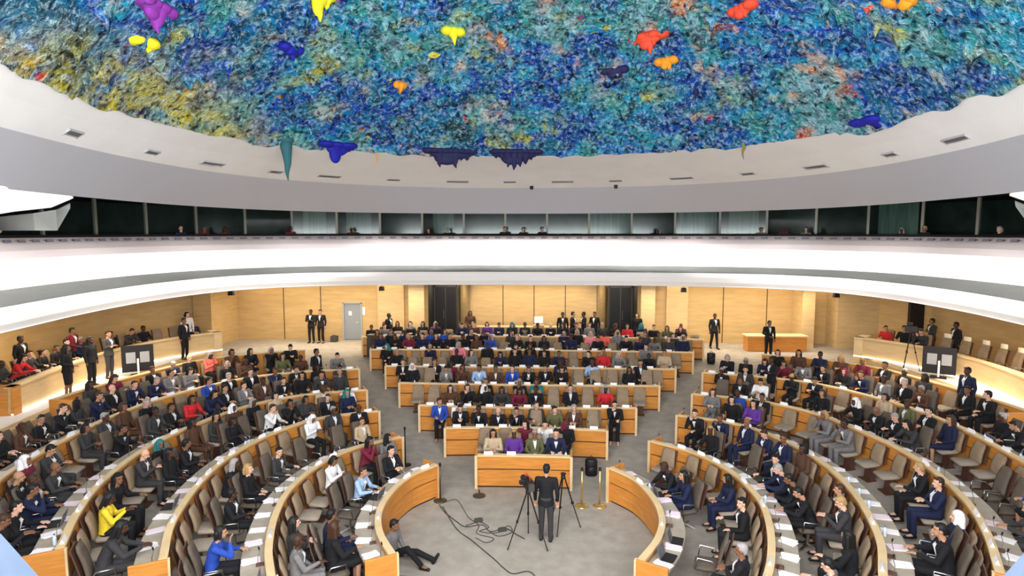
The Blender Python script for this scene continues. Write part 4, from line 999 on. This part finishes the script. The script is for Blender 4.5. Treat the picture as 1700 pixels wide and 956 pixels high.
# gallery visitors behind the parapet
vps = catmull([(p+n*3.9) for p, n in zip(bps, bns)], 1.05); vns = normals(vps, (0, 16)); k = 0
for p, n in zip(vps, vns):
    if p.y < 15.5 or rnd.random() < .45: continue
    look = pick_look(rnd); look['top'] = rnd.choice(['black', 'charcoal', 'navy', 'grey', 'brown', 'maroon'])
    f = -n; pz = rnd.choice(['desk', 'lap', 'left', 'right', 'cross'])
    st = link('gallery_seat', CH['farB']); st.location = (p.x, p.y, 5.8); st.rotation_euler = (0, 0, face(f.x, f.y)); thing(st, 'gallery chair behind the balcony rail under a seated visitor', 'chair', 'gallery chairs')
    make_person(pz, p.x, p.y, 5.8, face(f.x, f.y), look, 'person in %s sitting in the upper gallery, %s visitor along the balcony' % (look['top'], ordn[k]), 'gallery visitors', 0); k += 1

# ------------------------------------------------------------------ camera gear, stanchions, cables in the middle
def tripod(x, y, z, h, spread, name, label, rz=0):
    e = empty(name, (x, y, z), rz); thing(e, label, 'tripod')
    for k in range(3):
        a = R(90+120*k); g = MB(); g.tube([(.03*math.cos(a), .03*math.sin(a), h-.05), (spread*.55*math.cos(a), spread*.55*math.sin(a), h*.45)], .017, 8); g.tube([(spread*.5*math.cos(a), spread*.5*math.sin(a), h*.5), (spread*math.cos(a), spread*math.sin(a), .015)], .012, 8)
        g.box((spread*.53*math.cos(a), spread*.53*math.sin(a), h*.47), (.05, .05, .05)); l = g.obj('leg', M_dark, e)
        f = MB(); f.ball((spread*math.cos(a), spread*math.sin(a), .018), .022); f.obj('rubber_foot', M_cable, l)
    g = MB(); g.lathe((0, 0, h-.09), [(.05, 0), (.06, .03), (.045, .08), (.06, .1), (.06, .13)], 14); g.obj('fluid_head', M_dark, e)
    g = MB(); g.tube([(.03, .03, h), (.28, .22, h-.12)], .012, 8); g.obj('pan_handle', M_dark, e)
    return e
t = tripod(.18, 12.78, 0, 1.26, .50, 'camera_tripod', 'black three-legged tripod carrying the video camera in the middle')
c = empty('video_camera', (.18, 12.78, 1.30), R(20)); thing(c, 'black video camera on the tripod left of the standing person', 'camera')
g = MB(); g.box((0, 0, .11), (.16, .36, .20)); g.box((.02, -.02, .225), (.05, .26, .02)); g.obj('camera_body', M_dark, c, bevel=.01)
g = MB(); g.tube([(0, .17, .11), (0, .24, .11), (0, .25, .11), (0, .34, .11)], [.055, .055, .07, .07], 14); g.obj('lens', M_dark, c)
g = MB(); g.box((-.14, -.05, .17), (.14, .10, .07)); g.obj('viewfinder', M_dark, c)
g = MB(); g.tube([(0, .12, .20), (0, .12, .29), (0, -.12, .29), (0, -.12, .20)], .013, 8); g.obj('top_handle', pmat('red_grip', (.45, .05, .04), .5), c)
g = MB(); g.box((0, -.22, .10), (.12, .08, .16)); g.obj('battery', M_cable, c)
tripod(.98, 13.55, 0, 1.30, .42, 'light_tripod', 'thin dark tripod standing right of the person in the middle', R(40))
def stanchion(x, y, lab, mat, h=1.0, base=True):
    e = empty('stanchion', (x, y, flo(x, y))); thing(e, lab, 'stanchion')
    g = MB(); g.lathe((0, 0, 0), [(.17, 0), (.17, .015), (.10, .035), (.03, .05)], 24); g.obj('base', mat, e, smooth=True)
    g = MB(); g.lathe((0, 0, .04), [(.022, 0), (.022, h-.1)], 12); g.obj('pole', mat, e, smooth=True)
    g = MB(); g.lathe((0, 0, h-.07), [(.03, 0), (.035, .03), (.035, .06), (.02, .085)], 14); g.obj('cap', M_dark, e, smooth=True)
stanchion(1.5, 14.72, 'brass post on a round base, left of the pair beside the right curved desk', M_brass)
stanchion(1.95, 14.75, 'brass post on a round base, right of the pair nearest the right desk', M_brass)
M_bronze = pmat('dark_bronze_post', (.10, .075, .04), .4, metal=.6)
stanchion(-2.12, 14.85, 'dark post standing at the tip of the innermost left desk', M_bronze, 1.0)
stanchion(-3.55, 17.15, 'black post standing at the tip of the second left desk', M_dark, 1.15)
g = MB(); g.lathe((-1.15, 15.2, 0), [(.17, 0), (.17, .015), (.08, .04), (.03, .06)], 20); g.lathe((-1.15, 15.2, .05), [(.02, 0), (.02, .12)], 10); thing(g.obj('floor_socket_box', M_bronze), 'round dark metal post base on the floor before the front centre desk', 'post base')
def cable(pts, label, r=.012):
    ps = catmull([Vector((x, y)) for x, y in pts], .06); g = MB(); g.tube([(p.x, p.y, flo(p.x, p.y)+r+.002) for p in ps], r, 6); thing(g.obj('cable', M_cable, smooth=True), label, 'cable')
cable([(-2.1, 14.6), (-1.9, 14.2), (-1.55, 13.75), (-1.3, 13.5), (-.9, 13.6), (-.7, 13.3), (-.35, 13.45), (-.1, 13.2), (.1, 13.0)], 'dark cable winding from the left desk tip to the tripod')
cable([(-2.0, 14.5), (-1.5, 13.4), (-1.1, 12.9), (-.8, 12.5), (-.5, 12.1), (-.3, 11.8), (-.1, 11.6), (.2, 11.7), (.35, 11.5), (.2, 11.3), (-.1, 11.4)], 'dark cable crossing the floor and ending in a loop by the tripod feet')
cable([(-2.05, 14.7), (-1.7, 14.9), (-1.3, 14.0), (-1.0, 13.6), (-1.0, 13.2), (-.6, 13.0), (-.75, 12.8), (-1.0, 13.0)], 'thin dark cable curling through the tangle on the floor', .009)
cable([(-1.3, 13.55), (-1.0, 13.75), (-.75, 13.5), (-.95, 13.3), (-.55, 13.25), (-.3, 13.6), (-.2, 13.3), (-.5, 13.1), (-.75, 13.35)], 'knotted dark cable lying left of the tripod', .010)
cable([(-2.6, 11.3), (-2.1, 11.35), (-1.6, 11.2), (-1.2, 11.15), (-.7, 11.25), (-.3, 11.2)], 'dark cable running along the floor below the sitting person', .010)
for x, y, lab in ((-1.02, 13.78, 'black cable joint box near the front centre desk'), (-.42, 13.35, 'black cable joint box left of the tripod'), (-1.35, 11.17, 'flat black cable joint box nearest the bottom of the floor')):
    g = MB(); g.box((x, y, .045), (.19, .10, .07), .3); g.box((x, y, .085), (.10, .06, .02), .3); thing(g.obj('cable_box', M_cable, bevel=.01), lab, 'box')
# black bag and displays
for x, y, nm in ((-14.45, 21.3, 'left'), (14.95, 22.3, 'right')):
    e = empty('display_screen', (x, y, 1.63), R(34) if x < 0 else R(-34)); thing(e, 'black display on a white pole in front of the %s tribune' % nm, 'screen')
    g = MB(); g.tube([(0, -.09, .03), (0, -.09, .62)], .035, 10); g.obj('pole', M_white, e); g = MB(); g.box((0, -.06, .015), (.5, .4, .03)); g.obj('base', M_dark, e)
    g = MB(); g.box((0, 0, .62), (1.02, .06, .98)); g.obj('frame', M_dark, e, bevel=.01)
    g = MB(); g.box((-.22, -.035, .66), (.30, .02, .40)); g.box((.22, -.035, .66), (.30, .02, .40)); g.obj('mounting_plate', pmat('plate_grey', (.30, .31, .33), .5), e)
# table at the back right, speakers, lectern, consoles
e = empty('side_table', (11.75, 29.3, 1.2)); thing(e, 'long pale wooden table against the right back wall', 'table')
g = MB(); g.box((0, 0, .74), (2.9, .75, .06)); g.obj('table_top', M_woodtop, e); g = MB(); g.box((0, -.3, .36), (2.7, .05, .70)); g.obj('front_panel', M_wood, e)
for x in (-1.35, 1.35): g = MB(); g.box((x, 0, .36), (.06, .66, .70)); g.obj('side_panel', M_wood, e)
e = empty('rear_console', (0, 30.2, 1.2)); thing(e, 'long pale console along the foot of the middle back wall', 'console')
g = MB(); g.box((0, 0, .93), (5.6, .5, .05)); g.obj('top', M_woodtop, e); g = MB(); g.box((0, -.2, .45), (5.5, .05, .9)); g.obj('front_panel', M_wall2, e)
e = empty('lectern', (.35, 29.75, 1.2)); thing(e, 'small lectern with a glowing white screen before the back wall', 'lectern')
g = MB(); g.box((0, 0, .55), (.55, .4, 1.1)); g.obj('body', M_wall, e); g = MB(); g.box((0, -.05, 1.36), (.42, .04, .30)); g.obj('monitor', pmat('white_screen', (.9, .9, .85), .4, emit=(1, .95, .8), es=1.3), e); g = MB(); g.tube([(0, 0, 1.1), (0, 0, 1.25)], .03); g.obj('stand', M_dark, e)
for x, y, z, lab in ((-7.75, 30.6, 4.0, 'black loudspeaker hanging left of the left column'), (7.65, 30.6, 4.0, 'black loudspeaker hanging right of the right column'), (14.35, 28.9, 3.95, 'black loudspeaker hanging by the right pier'), (-14.6, 28.5, 3.95, 'black loudspeaker hanging beside the left pier')):
    e = empty('loudspeaker', (x, y, z)); thing(e, lab, 'loudspeaker'); g = MB(); g.box((0, 0, 0), (.26, .22, .22), taper=.8); g.obj('cabinet', M_dark, e); g = MB(); g.tube([(0, 0, .1), (0, 0, .30)], .015); g.obj('bracket', M_dark, e)
# equipment box by the grey door, camera on tripod at the right, wheeled case and bags
g = MB(); g.box((-10.3, 30.6, 1.36), (.34, .3, .3)); g.box((-10.3, 30.6, 1.53), (.2, .06, .04)); thing(g.obj('equipment_case', M_cable, bevel=.02), 'small dark case on the floor left of the grey door', 'case')
tripod(14.55, 23.4, 1.63, 1.5, .35, 'press_tripod', 'black tripod with a press camera in front of the right tribune')
c = empty('press_camera', (14.55, 23.4, 1.63+1.5), R(60)); thing(c, 'black press camera on the tripod by the right tribune', 'camera')
g = MB(); g.box((0, 0, .1), (.16, .4, .22)); g.obj('camera_body', M_dark, c); g = MB(); g.tube([(0, -.2, .1), (0, -.38, .1)], .06, 10); g.obj('lens', M_dark, c); g = MB(); g.box((0, .05, .30), (.10, .2, .1)); g.obj('viewfinder', M_dark, c)
for x, y, lab in ((-7.35, 27.2, 'tall dark box at the left end of the rear centre rows'),):
    g = MB(); g.box((x, y, flo(x, y)+.5), (.35, .5, 1.0)); thing(g.obj('equipment_cabinet', M_cable, bevel=.02), lab, 'cabinet')
for x, y, lab in ((7.9, 26.3, 'dark bag on the floor at the right end of the rear centre rows'), (1.9, 16.7, 'black backpack beside the front centre desk')):
    g = MB(); rbox(g, (x, y, flo(x, y)+.24), (.34, .22, .48), .07); g.ball((x, y-.14, flo(x, y)+.18), (.14, .08, .14)); g.tube([(x-.06, y, flo(x, y)+.5), (x, y, flo(x, y)+.58), (x+.06, y, flo(x, y)+.5)], .012); thing(g.obj('bag', M_dark, smooth=True), lab, 'bag')

# ------------------------------------------------------------------ the viewing gallery the picture is taken from
mb = MB(); mb.box((0, -.2, 5.05), (9, 5.0, .12)); struct(mb.obj('viewing_platform', M_carpet))
for x, y, rz, lab in ((-1.37, 1.40, R(-35), 'pale blue chair back in the bottom left corner, close to the viewer'), (2.15, 1.57, R(40), 'pale blue chair back in the bottom right corner, close to the viewer')):
    e = empty('blue_armchair', (x, y, 5.11), rz); thing(e, lab, 'chair')
    g = MB(); rbox(g, (0, 0, .42), (.56, .52, .14), .05); g.obj('seat', M_sky, e, smooth=True)
    g = MB(); rbox(g, (0, .29, .60), (.64, .12, .40), .05, Matrix.Rotation(R(-6), 3, 'X')); g.obj('backrest', M_sky, e, smooth=True)
    for a in (-1, 1):
        for b in (-1, 1): g = MB(); g.tube([(a*.23, b*.2, .36), (a*.25, b*.22, 0)], .018, 8); g.obj('leg', M_metal, e)
